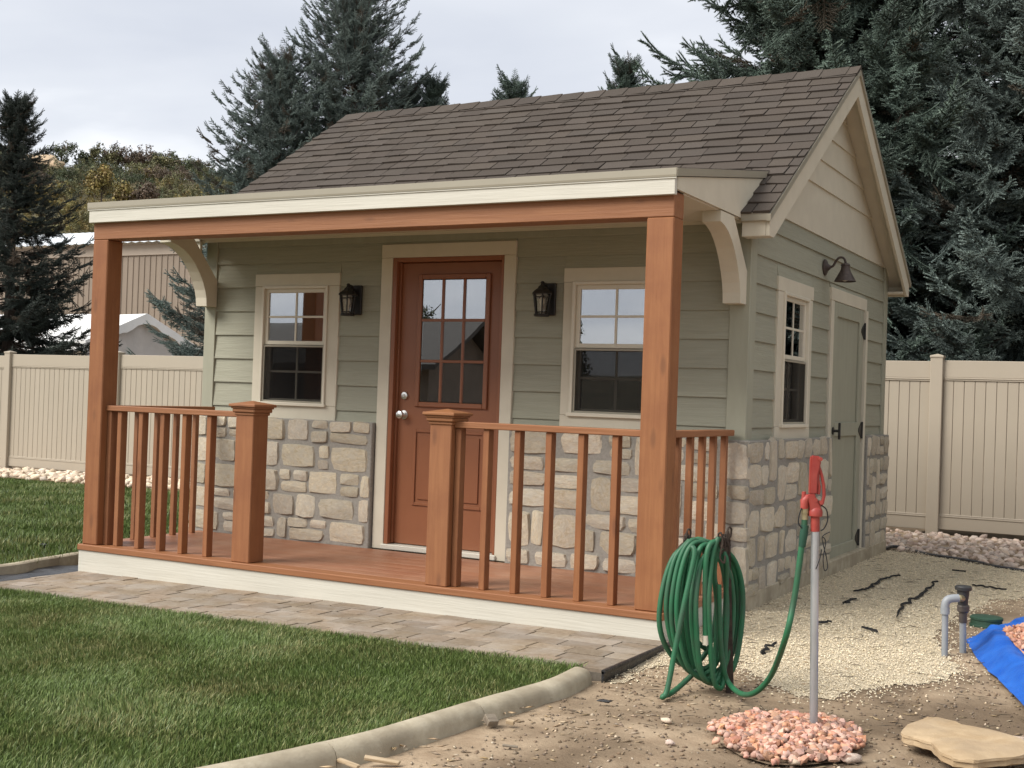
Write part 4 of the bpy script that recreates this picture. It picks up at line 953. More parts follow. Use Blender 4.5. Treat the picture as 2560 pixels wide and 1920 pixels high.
nsp += spruce('narrow blue spruce on the right flank of the tallest one', -5.3, 12., 6.8, 1.0, m_sp_blue, 4, zlow=2.4, leaders=2, dens=1.1, whorl=.25, ss=.9)
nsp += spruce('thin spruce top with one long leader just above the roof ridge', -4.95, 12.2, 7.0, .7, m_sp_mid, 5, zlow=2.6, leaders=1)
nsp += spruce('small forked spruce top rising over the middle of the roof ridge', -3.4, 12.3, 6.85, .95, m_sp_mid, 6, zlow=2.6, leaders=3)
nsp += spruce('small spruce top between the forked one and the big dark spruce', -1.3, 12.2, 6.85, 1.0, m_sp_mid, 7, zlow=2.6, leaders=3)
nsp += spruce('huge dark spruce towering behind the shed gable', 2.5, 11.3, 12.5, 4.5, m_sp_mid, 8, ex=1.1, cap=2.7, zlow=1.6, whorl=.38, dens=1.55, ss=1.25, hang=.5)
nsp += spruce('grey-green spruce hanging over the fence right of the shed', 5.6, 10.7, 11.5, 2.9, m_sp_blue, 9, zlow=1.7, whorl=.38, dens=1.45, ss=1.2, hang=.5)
nsp += spruce('unseen spruce added beyond the end of the rock bed to block sky light', 9.6, 9.8, 11., 3.2, m_sp_mid, 10, zlow=1.2, whorl=.40, dens=1.3, ss=1.4)  # out of view, added to cut sky light from the right
nsp += spruce('unseen outer spruce added past the blue tarp to block sky light', 12.6, 5.6, 10., 3.1, m_sp_mid, 12, zlow=.9, whorl=.42, dens=1.3, ss=1.4)  # also unseen, put in to shade the right-facing sides
print('spruce sprays', nsp)
# ================================================================== hill with scrub oak
CR_U = [-1500, 0, 110, 300, 450, 540, 900, 1300, 1650, 1800, 2600, 4200]; CR_Z = [30, 33, 31.3, 30.6, 30.3, 30.2, 34, 39, 42.5, 41, 35, 30]
def hill_z(u, d): return -1+(np.interp(u, CR_U, CR_Z)+1)*sstep(85, 186, d)*(1-.35*sstep(190, 290, d))+1.2*mnoise.noise((u*.006, d*.05, 0))*sstep(90, 130, d)
def hill_p(u, d): p = gd(u, 960, d); return np.array([p[0], p[1], hill_z(u, d)])
us = np.arange(-1500, 4201, 60); ds = np.arange(84, 300, 6)
V = [hill_p(u, d) for d in ds for u in us]; nx_ = len(us); I = np.arange(len(V)).reshape(len(ds), nx_); Fq = np.stack([I[:-1, :-1], I[:-1, 1:], I[1:, 1:], I[1:, :-1]], -1).reshape(-1, 4)
m_hill = mat('dry_brush_slope', (.085, .075, .035), (.17, .135, .075), .95, (.25, .25, .25), c3=(.05, .055, .025), big=.8, bigscale=.05, coords='World')
me = fastmesh('hill', V, Fq, m_hill, 4); me.polygons.foreach_set('use_smooth', [True]*len(me.polygons)); prop(link('hill', me), kind='structure')
def clump(seed, n=34, rad=.75, ls=.30):
    r = np.random.default_rng(seed); V = []; F = []; T = []
    for i in range(n):
        d = r.normal(size=3); d /= np.linalg.norm(d); p = d*rad*r.uniform(.3, 1)**.5; a = r.normal(size=3); a /= np.linalg.norm(a); b = np.cross(a, d); b /= np.linalg.norm(b)+1e-6; s = ls*r.uniform(.6, 1.2); k = len(V)
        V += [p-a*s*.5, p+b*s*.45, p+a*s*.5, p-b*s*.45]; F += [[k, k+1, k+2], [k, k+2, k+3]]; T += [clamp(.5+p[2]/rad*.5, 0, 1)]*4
    return np.array(V), np.array(F), np.array(T)
CL = [clump(k) for k in range(3)]
def crown_pts(rx, ry, rz, n, r):
    P = []
    lob = [(r.gauss(0, .42), r.gauss(0, .42), r.gauss(0, .3), r.uniform(.45, .75)) for _ in range(5)]
    for i in range(n):
        l = lob[i % 5]; d = np.array([r.gauss(0, 1), r.gauss(0, 1), r.gauss(0, 1)]); d /= np.linalg.norm(d)+1e-6; q = (r.random()**.4)*l[3]
        P.append(((l[0]+d[0]*q)*rx, (l[1]+d[1]*q)*ry, (l[2]+d[2]*q)*rz))
    return P
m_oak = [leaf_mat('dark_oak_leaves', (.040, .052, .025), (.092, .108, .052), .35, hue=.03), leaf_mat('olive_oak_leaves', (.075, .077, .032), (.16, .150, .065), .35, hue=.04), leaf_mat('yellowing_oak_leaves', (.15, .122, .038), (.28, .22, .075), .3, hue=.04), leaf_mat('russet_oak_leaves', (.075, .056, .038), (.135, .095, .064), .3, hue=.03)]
rr = random.Random(77); acc = [([], [], []) for _ in range(4)]
def add_bush(u, d, s, kind, n=30, zoff=.55):
    c = hill_p(u, d)+np.array([0, 0, s*zoff])
    for p in crown_pts(s, s, s*.75, n, rr): acc[kind][0].append(c+np.array(p)); acc[kind][1].append((rr.uniform(0, 6.28), rr.uniform(0, 6.28), rr.uniform(0, 6.28))); q = rr.uniform(.6, 1.1)*s/3.0; acc[kind][2].append((q, q, q))
for i in range(900):
    u = rr.uniform(-250, 800) if i < 760 else rr.uniform(1430, 1800); d = rr.uniform(118, 183); s = rr.uniform(1.0, 2.1); t = mnoise.noise((u*.008, d*.05, 3.))+rr.uniform(-.35, .35)
    low = d < 152; t += .30 if low else -.05
    kind = 0 if t < -.12 else 1 if t < .28 else (2 if low or rr.random() < .25 else 3)
    if d > 168 and kind == 2 and rr.random() < .7: kind = 0
    add_bush(u, d, s, kind)
for i, nm in enumerate(('dark_woodland', 'olive_woodland', 'yellow_woodland', 'russet_woodland')):
    c0 = hill_p(300, 150); scatter_obj(nm, CL, np.array(acc[i][0])-c0, np.array(acc[i][1]), np.array(acc[i][2]), m_oak[i], None, c0, kind='stuff')
m_bark2 = mat('grey_bark', (.07, .055, .045), (.11, .09, .075), .95, (8, 8, 2), bump=.5)
def oak(label, base, H, R, m, seed, n=110, cat='tree', group=None, trunk=.42, cs=1.):
    r = random.Random(seed); x, y, z = base; root = empty('oak_tree', base, label=label, cat=cat, group=group)
    t = MB(); t.tube([(x, y, z-.5), (x+.05*H*r.uniform(-1, 1), y, z+H*trunk), (x, y, z+H*.8)], [.045*H*.6, .03*H*.6, .012*H*.6], 7)
    for k in range(6):
        a = r.uniform(0, 6.28); h = H*r.uniform(.3, .6); t.tube([(x, y, z+h), (x+math.cos(a)*R*.45, y+math.sin(a)*R*.45, z+h+H*.16), (x+math.cos(a)*R*.75, y+math.sin(a)*R*.75, z+h+H*.25)], [.018*H*.6, .012*H*.6, .004*H*.6], 5)
    t.build('trunk', m_bark2, root)
    P = np.array(crown_pts(R, R, H*.36, n, r))+np.array([0, 0, H*.62]); q = np.array([[r.uniform(.7, 1.2)*cs]*3 for _ in P]); scatter_obj('crown', CL, P, np.array([[r.uniform(0, 6.28) for _ in range(3)] for _ in P]), q, m, root, base, kind='stuff')
SK = [(132, 181, 5.4, 2.5, 0, 'round dark green tree alone at the left end of the hill crest'), (196, 184, 3.6, 2.4, 0, 'low dark tree in the dip of the hill crest'), (238, 183, 5.0, 2.2, 1, 'yellowish tree at the start of the crest thicket'), (272, 184, 5.6, 2.0, 3, 'tall thin-leaved tree next to the yellowish one on the crest'), (306, 184, 5.8, 2.1, 3, 'grey-brown tree in the middle of the crest thicket'), (336, 185, 5.2, 2.0, 3, 'thin brownish tree right of the crest thicket\'s middle'), (380, 184, 5.0, 2.5, 0, 'broad dark tree closing the crest thicket'), (415, 183, 4.6, 2.3, 1, 'olive tree where the crest starts to fall'), (448, 182, 4.2, 2.4, 0, 'dark tree on the falling part of the crest'), (488, 182, 3.8, 2.3, 0, 'lowest dark crest tree beside the blue spruce'), (236, 128, 4.2, 1.5, 2, 'yellow pointed tree on the lower hillside'), (292, 121, 3.0, .95, 2, 'bright golden little tree just above the porch roof edge'), (352, 121, 2.6, .95, 3, 'reddish bush just above the porch roof edge')]
for i, (u, d, H, R, k, lb) in enumerate(SK):
    if k == 2 or i > 9: 
        vv = {10: 455, 11: 482, 12: 487}[i]; p = hill_p(u, d); p[2] = gd(u, vv, d)[2]-H*.65
        base = p
    else: base = hill_p(u, d)
    oak(lb, tuple(base), H, R, m_oak[k], 40+i, n=70, group='single trees on the hillside', cs=.8)
# exposed pale boulder on the crest and a small bare slope
V, F = rock_shape(44, .6, 3, .4); me = mesh('boulder', V, F, mat('tan_boulder', (.42, .30, .19), (.55, .42, .28), .9, (.8, .8, .8), bump=.6, bdist=.3), True); pb = hill_p(90, 172); prop(link('boulder', me, None, pb+np.array([0, 0, 1.2]), (0, 0, .5), (5.2, 4, 5.0)), label='pale tan rock outcrop on the hillside below the crest trees', cat='boulder')

# ---- things behind the viewer, seen only in the window panes
m_nbw = mat('neighbour_wall', (.09, .075, .06), (.11, .09, .075), .8, (2, 2, 2)); m_nbr = mat('neighbour_roof', (.03, .027, .025), (.04, .037, .034), .9, (6, 6, 6))
nb_ = empty('house', (-21, -28.5, -.4), label='low house with a dark gable roof reflected in the door panes', cat='house')
B('wall', m_nbw, nb_, -27, -15.2, -31, -26, -.5, 2.2)
MB().prism([(-31.6, 2.1), (-28.5, 3.7), (-25.4, 2.1), (-25.4, 1.95), (-28.5, 3.55), (-31.6, 1.95)], 0, -27.6, -14.6).build('roof', m_nbr, nb_)
MB().prism([(-31, 2.2), (-26, 2.2), (-28.5, 3.5)], 0, -26.8, -15.4).build('gable_wall', m_nbw, nb_)
for x in (-24, -20.5, -17.5): B('window', m_black, nb_, x-.6, x+.6, -26.0, -25.94, .6, 1.8)
for i, (x, y, H, R) in enumerate(((-20.5, -32.5, 6.2, 2.2), (-29, -33, 4.4, 1.9), (-16, -60, 5, 3.), (6, -60, 8, 4.), (-52, -40, 6, 3.), (-14.2, -33.5, 5.0, 1.2))):
    oak(['leafy tree left of the low house, mirrored in the door', 'leafy tree behind the low house, mirrored in the left window', 'round tree far across the yard, mirrored in the right window', 'far round tree of the opposite side', 'far leafy tree beyond the neighbouring yard', 'small loose tree right of the low house, mirrored in the door'][i], (x, y, -.4), H, R, m_oak[0], 80+i, n=420, group='trees across the yard', cs=.5)
V = []; us2 = np.linspace(0, 2*math.pi, 97)
for k, (rad, zz_) in enumerate(((150, -1), (230, 3), (330, 10), (460, 8))):
    for a in us2: V.append((rad*math.cos(a), rad*math.sin(a)-20, zz_+(6*mnoise.noise((math.cos(a)*3, math.sin(a)*3, k)) if k else 0)))
F = []
for k in range(3):
    for i in range(96):
        a = (us2[i]+us2[i+1])/2
        if math.sin(a) < -.15: F.append([k*97+i, k*97+i+1, (k+1)*97+i+1, (k+1)*97+i])
me = mesh('hill', V, F, m_hill, True); prop(link('hill', me), kind='structure')

# ================================================================== grass
def grass(name, poly, n, hmin, hmax, wd, box, seg=2, umax=(-200, 2760), vmax=2080, m=None, zf=gh):
    r = np.random.default_rng(len(name)+n); x = r.uniform(box[0], box[1], n); y = r.uniform(box[2], box[3], n); k = in_poly(poly, x, y); x, y = x[k], y[k]
    z = np.interp(x, [-12, 4.4], [zf(-12), zf(4.4)])-.012
    d = np.stack([x, y, z], 1)-CAM; w = d @ _F; u = 1280+FPX*(d @ _R)/w; v = 960-FPX*(d @ _U)/w; k = (w > .3) & (u > umax[0]) & (u < umax[1]) & (v < vmax); x, y, z = x[k], y[k], z[k]; n = len(x)
    tuft = np.array([mnoise.noise((a*3, b*3, 0)) for a, b in zip(x, y)]) if n < 400000 else 0
    h = r.uniform(hmin, hmax, n)*(1+.28*tuft); az = r.uniform(0, 2*np.pi, n); ln = np.abs(r.normal(.35, .3, n))*h; wa = r.uniform(0, 2*np.pi, n); wv = wd*r.uniform(.6, 1.3, n)
    # locally combed lean
    flow = np.array([mnoise.noise((a*1.3, b*1.3, 8))*5 for a, b in zip(x, y)]); az = np.where(r.random(n) < .6, flow+r.normal(0, .5, n), az)
    b = np.stack([x, y, z], 1); sd_ = np.stack([np.cos(wa), np.sin(wa), 0*x], 1)*wv[:, None]*.5; ld = np.stack([np.cos(az), np.sin(az), 0*x], 1)*ln[:, None]; up = np.zeros((n, 3)); up[:, 2] = h
    if seg == 2:
        mid = b+up*.6+ld*.35; P = np.stack([b-sd_, b+sd_, mid+sd_*.85, mid-sd_*.85, b+up+ld], 1).reshape(-1, 3); o = np.arange(n)[:, None, None]*5; F = (o+np.array([[0, 1, 2], [0, 2, 3], [3, 2, 4]])[None]).reshape(-1, 3); tip = np.tile([0, 0, .6, .6, 1.], n)
    else: P = np.stack([b-sd_, b+sd_, b+up+ld], 1).reshape(-1, 3); F = np.arange(3*n).reshape(-1, 3); tip = np.tile([0, 0, 1.], n)
    me = fastmesh(name, P, F, m, 3); a = me.attributes.new('tip', 'FLOAT', 'POINT'); a.data.foreach_set('value', tip.astype(np.float32))
    prop(link(name, me), kind='stuff'); return n
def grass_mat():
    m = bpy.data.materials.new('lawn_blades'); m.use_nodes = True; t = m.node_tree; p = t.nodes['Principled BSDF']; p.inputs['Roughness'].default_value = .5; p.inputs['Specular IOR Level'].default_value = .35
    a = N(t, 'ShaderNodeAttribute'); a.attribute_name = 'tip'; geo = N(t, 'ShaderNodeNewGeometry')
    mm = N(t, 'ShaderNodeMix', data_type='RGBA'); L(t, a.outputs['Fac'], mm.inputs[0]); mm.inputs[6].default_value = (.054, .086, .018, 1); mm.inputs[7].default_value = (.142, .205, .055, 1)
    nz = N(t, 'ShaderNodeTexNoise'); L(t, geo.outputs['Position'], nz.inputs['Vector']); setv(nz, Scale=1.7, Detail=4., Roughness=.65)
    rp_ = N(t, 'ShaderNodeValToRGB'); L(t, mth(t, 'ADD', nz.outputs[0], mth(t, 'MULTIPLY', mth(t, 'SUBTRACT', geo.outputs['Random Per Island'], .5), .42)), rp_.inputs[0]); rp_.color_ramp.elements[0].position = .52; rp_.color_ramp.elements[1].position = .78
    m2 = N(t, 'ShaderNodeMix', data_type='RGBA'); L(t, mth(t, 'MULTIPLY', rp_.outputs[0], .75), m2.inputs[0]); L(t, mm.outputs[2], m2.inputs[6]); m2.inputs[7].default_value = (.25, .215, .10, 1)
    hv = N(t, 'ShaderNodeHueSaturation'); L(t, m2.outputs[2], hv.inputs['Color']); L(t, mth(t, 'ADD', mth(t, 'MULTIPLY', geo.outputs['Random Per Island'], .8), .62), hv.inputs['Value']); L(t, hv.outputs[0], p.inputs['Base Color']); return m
m_blade = grass_mat()
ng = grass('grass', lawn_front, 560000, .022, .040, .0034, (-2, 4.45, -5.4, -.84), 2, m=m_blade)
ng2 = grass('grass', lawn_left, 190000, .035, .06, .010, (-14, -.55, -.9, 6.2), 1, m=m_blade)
print('blades', ng, ng2)

# ================================================================== gravel patch right of the shed
GPX = [(1862, 1528), (1950, 1495), (2060, 1440), (2205, 1385), (2330, 1397), (2450, 1417), (2560, 1437), (2620, 1450), (2620, 1490), (2560, 1500), (2480, 1512), (2410, 1535), (2345, 1570), (2338, 1630), (2395, 1680), (2330, 1705), (2250, 1702), (2180, 1712), (2080, 1730), (2000, 1722), (1900, 1690), (1830, 1655), (1720, 1655), (1620, 1660), (1545, 1690), (1510, 1695), (1660, 1607), (1700, 1590)]
GP = [pxg(*p, -.165) for p in GPX]; GP[3] = (4.46, 5.42); GP[0] = (4.44, 1.2); GP[1] = (4.44, 2.2); GP[2] = (4.44, 3.6)
def gp_mask(x, y):
    dx = np.array([.07*mnoise.noise((a*3.2, b*3.2, 2))+.05*mnoise.noise((a*9, b*9, 5)) for a, b in zip(x, y)]); dy = np.array([.07*mnoise.noise((a*3.2, b*3.2, 12))+.05*mnoise.noise((a*9, b*9, 15)) for a, b in zip(x, y)])
    return in_poly(GP, x+dx, y+dy)
def gravel_mat(name, a, b_, c, sc):
    m = bpy.data.materials.new(name); m.use_nodes = True; t = m.node_tree; p = t.nodes['Principled BSDF']; p.inputs['Roughness'].default_value = .92; p.inputs['Specular IOR Level'].default_value = .15
    geo = N(t, 'ShaderNodeNewGeometry'); v = N(t, 'ShaderNodeTexVoronoi'); L(t, geo.outputs['Position'], v.inputs['Vector']); v.inputs['Scale'].default_value = sc
    r1 = N(t, 'ShaderNodeValToRGB'); sp = N(t, 'ShaderNodeSeparateColor'); L(t, v.outputs['Color'], sp.inputs[0]); L(t, sp.outputs[0], r1.inputs[0]); r1.color_ramp.elements[0].color = (*a, 1); r1.color_ramp.elements[1].color = (*b_, 1); r1.color_ramp.elements[0].position = .05
    e_ = r1.color_ramp.elements.new(.14); e_.color = (*[(x+y)/2 for x, y in zip(a, b_)], 1)
    nz = N(t, 'ShaderNodeTexNoise'); L(t, geo.outputs['Position'], nz.inputs['Vector']); setv(nz, Scale=2.2, Detail=6., Roughness=.7); r2 = N(t, 'ShaderNodeValToRGB'); L(t, nz.outputs[0], r2.inputs[0]); r2.color_ramp.elements[0].position = .48; r2.color_ramp.elements[1].position = .7
    mm = N(t, 'ShaderNodeMix', data_type='RGBA'); L(t, mth(t, 'MULTIPLY', r2.outputs[0], .55), mm.inputs[0]); L(t, r1.outputs[0], mm.inputs[6]); mm.inputs[7].default_value = (*c, 1); L(t, mm.outputs[2], p.inputs['Base Color'])
    bp = N(t, 'ShaderNodeBump'); bp.inputs['Distance'].default_value = .012; bp.inputs['Strength'].default_value = 1.; bp.invert = True; L(t, v.outputs['Distance'], bp.inputs['Height']); L(t, bp.outputs[0], p.inputs['Normal']); return m
m_dg = gravel_mat('cream_crushed_gravel', (.31, .24, .155), (.77, .665, .485), (.56, .465, .325), 120.)
cxs = np.arange(4.36, 7.4, .03); cys = np.concatenate([np.arange(-1.2, 2.5, .03), np.arange(2.5, 5.6, .06)])
V = np.array([(x, y, soil_z(x, y)+.0035+.003*mnoise.noise((x*25, y*25, 0))) for y in cys for x in cxs]); I = np.arange(len(V)).reshape(len(cys), len(cxs)); Fq = np.stack([I[:-1, :-1], I[:-1, 1:], I[1:, 1:], I[1:, :-1]], -1).reshape(-1, 4)
ctr = V[Fq].mean(1); Fq = Fq[gp_mask(ctr[:, 0], ctr[:, 1])]; used = np.unique(Fq); rem = -np.ones(len(V), int); rem[used] = np.arange(len(used))
me = fastmesh('gravel', V[used], rem[Fq], m_dg, 4); me.polygons.foreach_set('use_smooth', [True]*len(me.polygons)); prop(link('gravel', me), kind='structure')
def chips(name, pts, smin, smax, m, flat=.7, aspect=1.3, seed=0):
    r = np.random.default_rng(seed); n = len(pts); base = np.array([(1, 0, 0), (-1, 0, 0), (0, 1, 0), (0, -1, 0), (0, 0, 1), (0, 0, -1)], float); T = np.array([[0, 2, 4], [2, 1, 4], [1, 3, 4], [3, 0, 4], [2, 0, 5], [1, 2, 5], [3, 1, 5], [0, 3, 5]])
    s = r.uniform(smin, smax, n); sc = np.stack([s*aspect, s, s*flat], 1)*r.uniform(.7, 1.3, (n, 3)); P = base[None]*sc[:, None, :]*.5; P += r.normal(0, 1, P.shape)*s[:, None, None]*.07
    a = r.uniform(0, 6.28, n); b_ = r.normal(0, .4, n); ca, sa, cb_, sb_ = np.cos(a), np.sin(a), np.cos(b_), np.sin(b_)
    y1 = P[..., 1]*cb_[:, None]-P[..., 2]*sb_[:, None]; z1 = P[..., 1]*sb_[:, None]+P[..., 2]*cb_[:, None]; x2 = P[..., 0]*ca[:, None]-y1*sa[:, None]; y2 = P[..., 0]*sa[:, None]+y1*ca[:, None]
    P = np.stack([x2, y2, z1], -1)+np.asarray(pts)[:, None, :]; F = (np.arange(n)[:, None, None]*6+T[None]).reshape(-1, 3); me = fastmesh(name, P.reshape(-1, 3), F, m, 3); return prop(link(name, me), kind='stuff')
m_chip = mat('cream_gravel_chips', (.58, .49, .345), (.78, .69, .52), .9, (30, 30, 30), island=.28, coords='World')
n = 60000; x = RNG.uniform(4.4, 7.2, n); y = RNG.uniform(-1.1, 5.5, n); jit = RNG.normal(0, .05, (n, 2)); k = in_poly(GP, x+jit[:, 0], y+jit[:, 1]) & (x < 6.6); x, y = x[k][:30000], y[k][:30000]
n2 = 90000; xb_ = RNG.uniform(4.4, 7.2, n2); yb_ = RNG.uniform(-1.4, 5.5, n2); jb = RNG.normal(0, .13, (n2, 2)); kb_ = in_poly(GP, xb_+jb[:, 0], yb_+jb[:, 1]) & ~in_poly(GP, xb_, yb_) & ((xb_ > 4.47) & (xb_ < 6.7)); x = np.concatenate([x, xb_[kb_]]); y = np.concatenate([y, yb_[kb_]])
chips('gravel_chips', [(a, b_, soil_z(a, b_)+.009) for a, b_ in zip(x, y)], .005, .011, m_chip, seed=3)
n = 700; x = RNG.uniform(4.5, 7, n); y = RNG.uniform(-3., .9, n); chips('loose_pebbles', [(a, b_, soil_z(a, b_)+.002) for a, b_ in zip(x, y)], .005, .018, mat('tan_pebbles', (.34, .27, .185), (.52, .43, .31), .9, (30, 30, 30), island=.4, coords='World'), seed=4)
# debris: wood bits, straw and clods on the bare soil
m_deb = mat('weathered_wood_bits', (.23, .165, .10), (.42, .33, .225), .9, (20, 20, 20), island=.4, coords='World')
n = 2600; x = RNG.uniform(4.2, 7, n); y = RNG.uniform(-3.4, .2, n); kk = (~in_poly(kin+[(0, -9), (0, -.86)], x, y)) & (x > 4.45-.25*np.clip(-1-y, 0, 3)); x, y = x[kk], y[kk]
clus = np.array([mnoise.noise((a*2.2, b_*2.2, 30))+.25 for a, b_ in zip(x, y)]); kk = RNG.random(len(x)) < np.clip(clus*1.6, .12, 1); x, y = x[kk], y[kk]
chips('wood_debris', [(a, b_, (soil_z(a, b_) if a > 4.42 else -.19)+.004) for a, b_ in zip(x, y)], .005, .013, m_deb, .5, 4.5, 7)
m_clod = mat('soil_clods', (.14, .10, .068), (.24, .18, .125), .95, (20, 20, 20), island=.3, coords='World')
n = 5000; x = RNG.uniform(4.45, 7, n); y = RNG.uniform(-3.4, 1.6, n); kk = ~in_poly(GP, x, y); x, y = x[kk], y[kk]; chips('soil_crumbs', [(a, b_, soil_z(a, b_)+.002) for a, b_ in zip(x, y)], .006, .02, m_clod, .7, 1.2, 9)
m_tw = mat('dark_twigs', (.05, .04, .03), (.10, .08, .055), .9, (20, 20, 20), island=.4, coords='World')
n = 700; x = RNG.uniform(4.5, 6.9, n); y = RNG.uniform(-1.6, 5.2, n); chips('pine_litter', [(a, b_, soil_z(a, b_)+.014) for a, b_ in zip(x, y)], .0025, .0045, m_tw, .8, 22., 31)
# torn weed fabric showing through the gravel
TEARS = [[(2135, 1487), (2165, 1482), (2190, 1465), (2210, 1452), (2250, 1442)], [(2110, 1518), (2125, 1508), (2137, 1507)], [(2240, 1552), (2255, 1525), (2290, 1500), (2320, 1480), (2338, 1458)], [(2155, 1578), (2175, 1583), (2195, 1590)], [(1905, 1637), (1915, 1625), (1943, 1614)], [(2430, 1470), (2470, 1474), (2515, 1482)], [(2387, 1431), (2400, 1432), (2415, 1433)], [(2030, 1561), (2050, 1566), (2080, 1564)]]
for i, tl in enumerate(TEARS):
    P = catmull([(*pxg(*p, -.15), 0) for p in tl], 7); V = []; F = []; n = len(P)
    for j, p in enumerate(P):
        p = p+np.array([.035*mnoise.noise((j*.55, i*4., 1)), .06*mnoise.noise((j*.55, i*4., 7)), 0])
        t = P[min(j+1, n-1)]-P[max(j-1, 0)]; t /= np.linalg.norm(t)+1e-9; nn = np.array([-t[1], t[0], 0]); wv = (.002+.011*math.sin(math.pi*(j+.3)/(n+.2))*(1 if i in (0, 2, 5) else .8))*(1+.8*mnoise.noise((j*1.1, i*5, 0)))
        for s_ in (-1, 0, 1): q = p+nn*s_*wv*(1+.5*mnoise.noise((j*1.7, i*3+s_, 4))); V.append((q[0], q[1], soil_z(q[0], q[1])+.016+(.012 if s_ == 0 else 0)))
        if j: a = 3*(j-1); F += [[a, a+1, a+4, a+3], [a+1, a+2, a+5, a+4]]
    prop(MB().add(V, F).build('fabric_tear', m_fabric), label=['long torn black fabric strip lying closest to the utility door', 'short black fabric tear at the lower end of the strip by the utility door', 'longest ragged fabric tear in the open gravel, running toward the rock bed', 'small flat black fabric scrap below the longest tear', 'ragged black fabric tuft on the gravel beside the hanging hose', 'dark fabric strip in the gravel behind the black valve', 'tiny black fabric scrap just short of the rock bed edging', 'small fabric scrap right behind the hydrant standpipe'][i], cat='weed fabric', group='torn weed fabric in the gravel')

# ================================================================== yard hydrant, hose and its post
m_galv = mat('galvanised_pipe', (.40, .42, .44), (.55, .57, .58), .42, (12, 12, 3), metallic=.75, bump=.1)
m_red = mat('red_painted_iron', (.30, .040, .031), (.25, .032, .026), .45, (14, 14, 14), bump=.2, c3=(.42, .09, .065), big=.35, bigscale=9)
m_hose = mat('green_rubber_hose', (.016, .105, .046), (.024, .14, .062), .5, (5, 5, 5), c3=(.045, .075, .05), big=.6, bigscale=6, bump=.08)
m_hosed = mat('dark_green_sleeve', (.012, .055, .034), (.018, .07, .042), .5, (9, 9, 9))
m_brass = mat('dull_brass', (.32, .27, .16), (.42, .36, .22), .45, (20, 20, 20), metallic=.7)
m_rust = mat('rusty_black_iron', (.028, .020, .015), (.060, .040, .028), .8, (30, 30, 30), bump=.5)
m_wire = mat('black_cable', (.012, .012, .012), None, .6)
hb = gz(2034, 1832, -.185); hd = depth_of(hb)
Z4 = 600/1327.
def hp(zx, zy, off=0., d=hd): p = gd(1580+zx*Z4, 1100+zy*Z4, d+off); return p
hx, hy = float(hb[0]), float(hb[1])
hyd = empty('yard_hydrant', (hx, hy, -.19), label='red-headed yard hydrant on a galvanised standpipe', cat='hydrant')
zt = float(hp(1012, 505)[2]); ptop = hp(1012, 505); tilt = np.array([ptop[0]-hx, ptop[1]-hy])
def ax(z): q = (z+.19)/(zt+.19); return np.array([hx+tilt[0]*q, hy+tilt[1]*q, z])
MB().tube([ax(-.24), ax(zt+.02)], .0165, 18).build('standpipe', m_galv, hyd, smooth=True)
zn = float(hp(1012, 425)[2]); zc1 = float(hp(1012, 385)[2])
b = MB(); b.tube([ax(zt), ax(zn)], .0185, 16); b.lathe([(.020, 0), (.029, .004), (.030, .02), (.026, .032), (.020, .04)], ax(zn), 18); b.build('neck', m_red, hyd, smooth=True)
a0 = ax(zn+.03); RX = _R*np.array([1, 1, 0]); RX /= np.linalg.norm(RX); FX = np.array([-RX[1], RX[0], 0.]); UZ = np.array([0, 0, 1.])
def loc(a, r_, u_, f_=0.): return a+RX*r_+UZ*u_+FX*f_
def slab(name, m, outline, f0, f1, par, anchor, c=.004):
    n = len(outline); V = [loc(anchor, r_, u_, f) for f in (f0, f1) for r_, u_ in outline]; F = [list(range(n))[::-1], list(range(n, 2*n))]+[[i, (i+1) % n, n+(i+1) % n, n+i] for i in range(n)]
    o = MB().add(V, F).build(name, m, par); bm = bmesh.new(); bm.from_mesh(o.data); bmesh.ops.recalc_face_normals(bm, faces=bm.faces); bmesh.ops.bevel(bm, geom=bm.edges[:]+bm.verts[:], offset=c, segments=2, affect='EDGES'); bm.to_mesh(o.data); bm.free(); return o
def zpx(zx, zy): # zoomed pixel -> (right, up) metres relative to hydrant neck
    p = hp(zx, zy)-a0; return float(p @ RX), float(p[2])
slab('head_casting', m_red, [zpx(*q) for q in ((985, 405), (1046, 405), (1040, 370), (1018, 330), (1005, 295), (975, 300), (960, 318), (975, 345))], -.02, .02, hyd, a0)
slab('lever', m_red, [zpx(*q) for q in ((978, 300), (1022, 300), (1026, 200), (1044, 120), (1040, 90), (992, 84), (986, 100))], -.014, .014, hyd, a0, .005)
b = MB(); b.tube([loc(a0, *zpx(*q)) for q in ((1032, 110), (1034, 150), (1048, 190), (1060, 250), (1062, 310), (1052, 350), (1040, 362))], .007, 8); b.tube([loc(a0, *zpx(*q)) for q in ((1030, 160), (1028, 220), (1036, 260), (1030, 300))], .007, 8); b.build('link_rod', m_red, hyd, smooth=True)
for q in ((1038, 105), (1010, 330), (1040, 345)): 
    b = MB(); p0 = loc(a0, *zpx(*q)); b.tube([p0-FX*.022, p0+FX*.022], .008, 10); b.build('pivot_bolt', m_red, hyd)
sp = loc(a0, *zpx(955, 330)); spo = loc(a0, *zpx(953, 380))
b = MB(); b.tube([loc(a0, *zpx(990, 325)), loc(a0, *zpx(966, 322)), loc(a0, *zpx(955, 335)), spo], [.016, .018, .018, .016], 14); b.tube([loc(a0, *zpx(950, 325)), loc(a0, *zpx(951, 285))], [.010, .008], 10); b.build('spout', m_red, hyd, smooth=True)
b = MB()
for u0 in (0, 1):
    pts = [(1045, 360), (1072, 385), (1078, 440), (1060, 485), (1040, 500)] if u0 == 0 else [(935, 375), (920, 420), (918, 460), (935, 485)]
    b.tube(catmull([loc(a0, *zpx(*q), -.01) for q in pts], 6), .0028, 6)
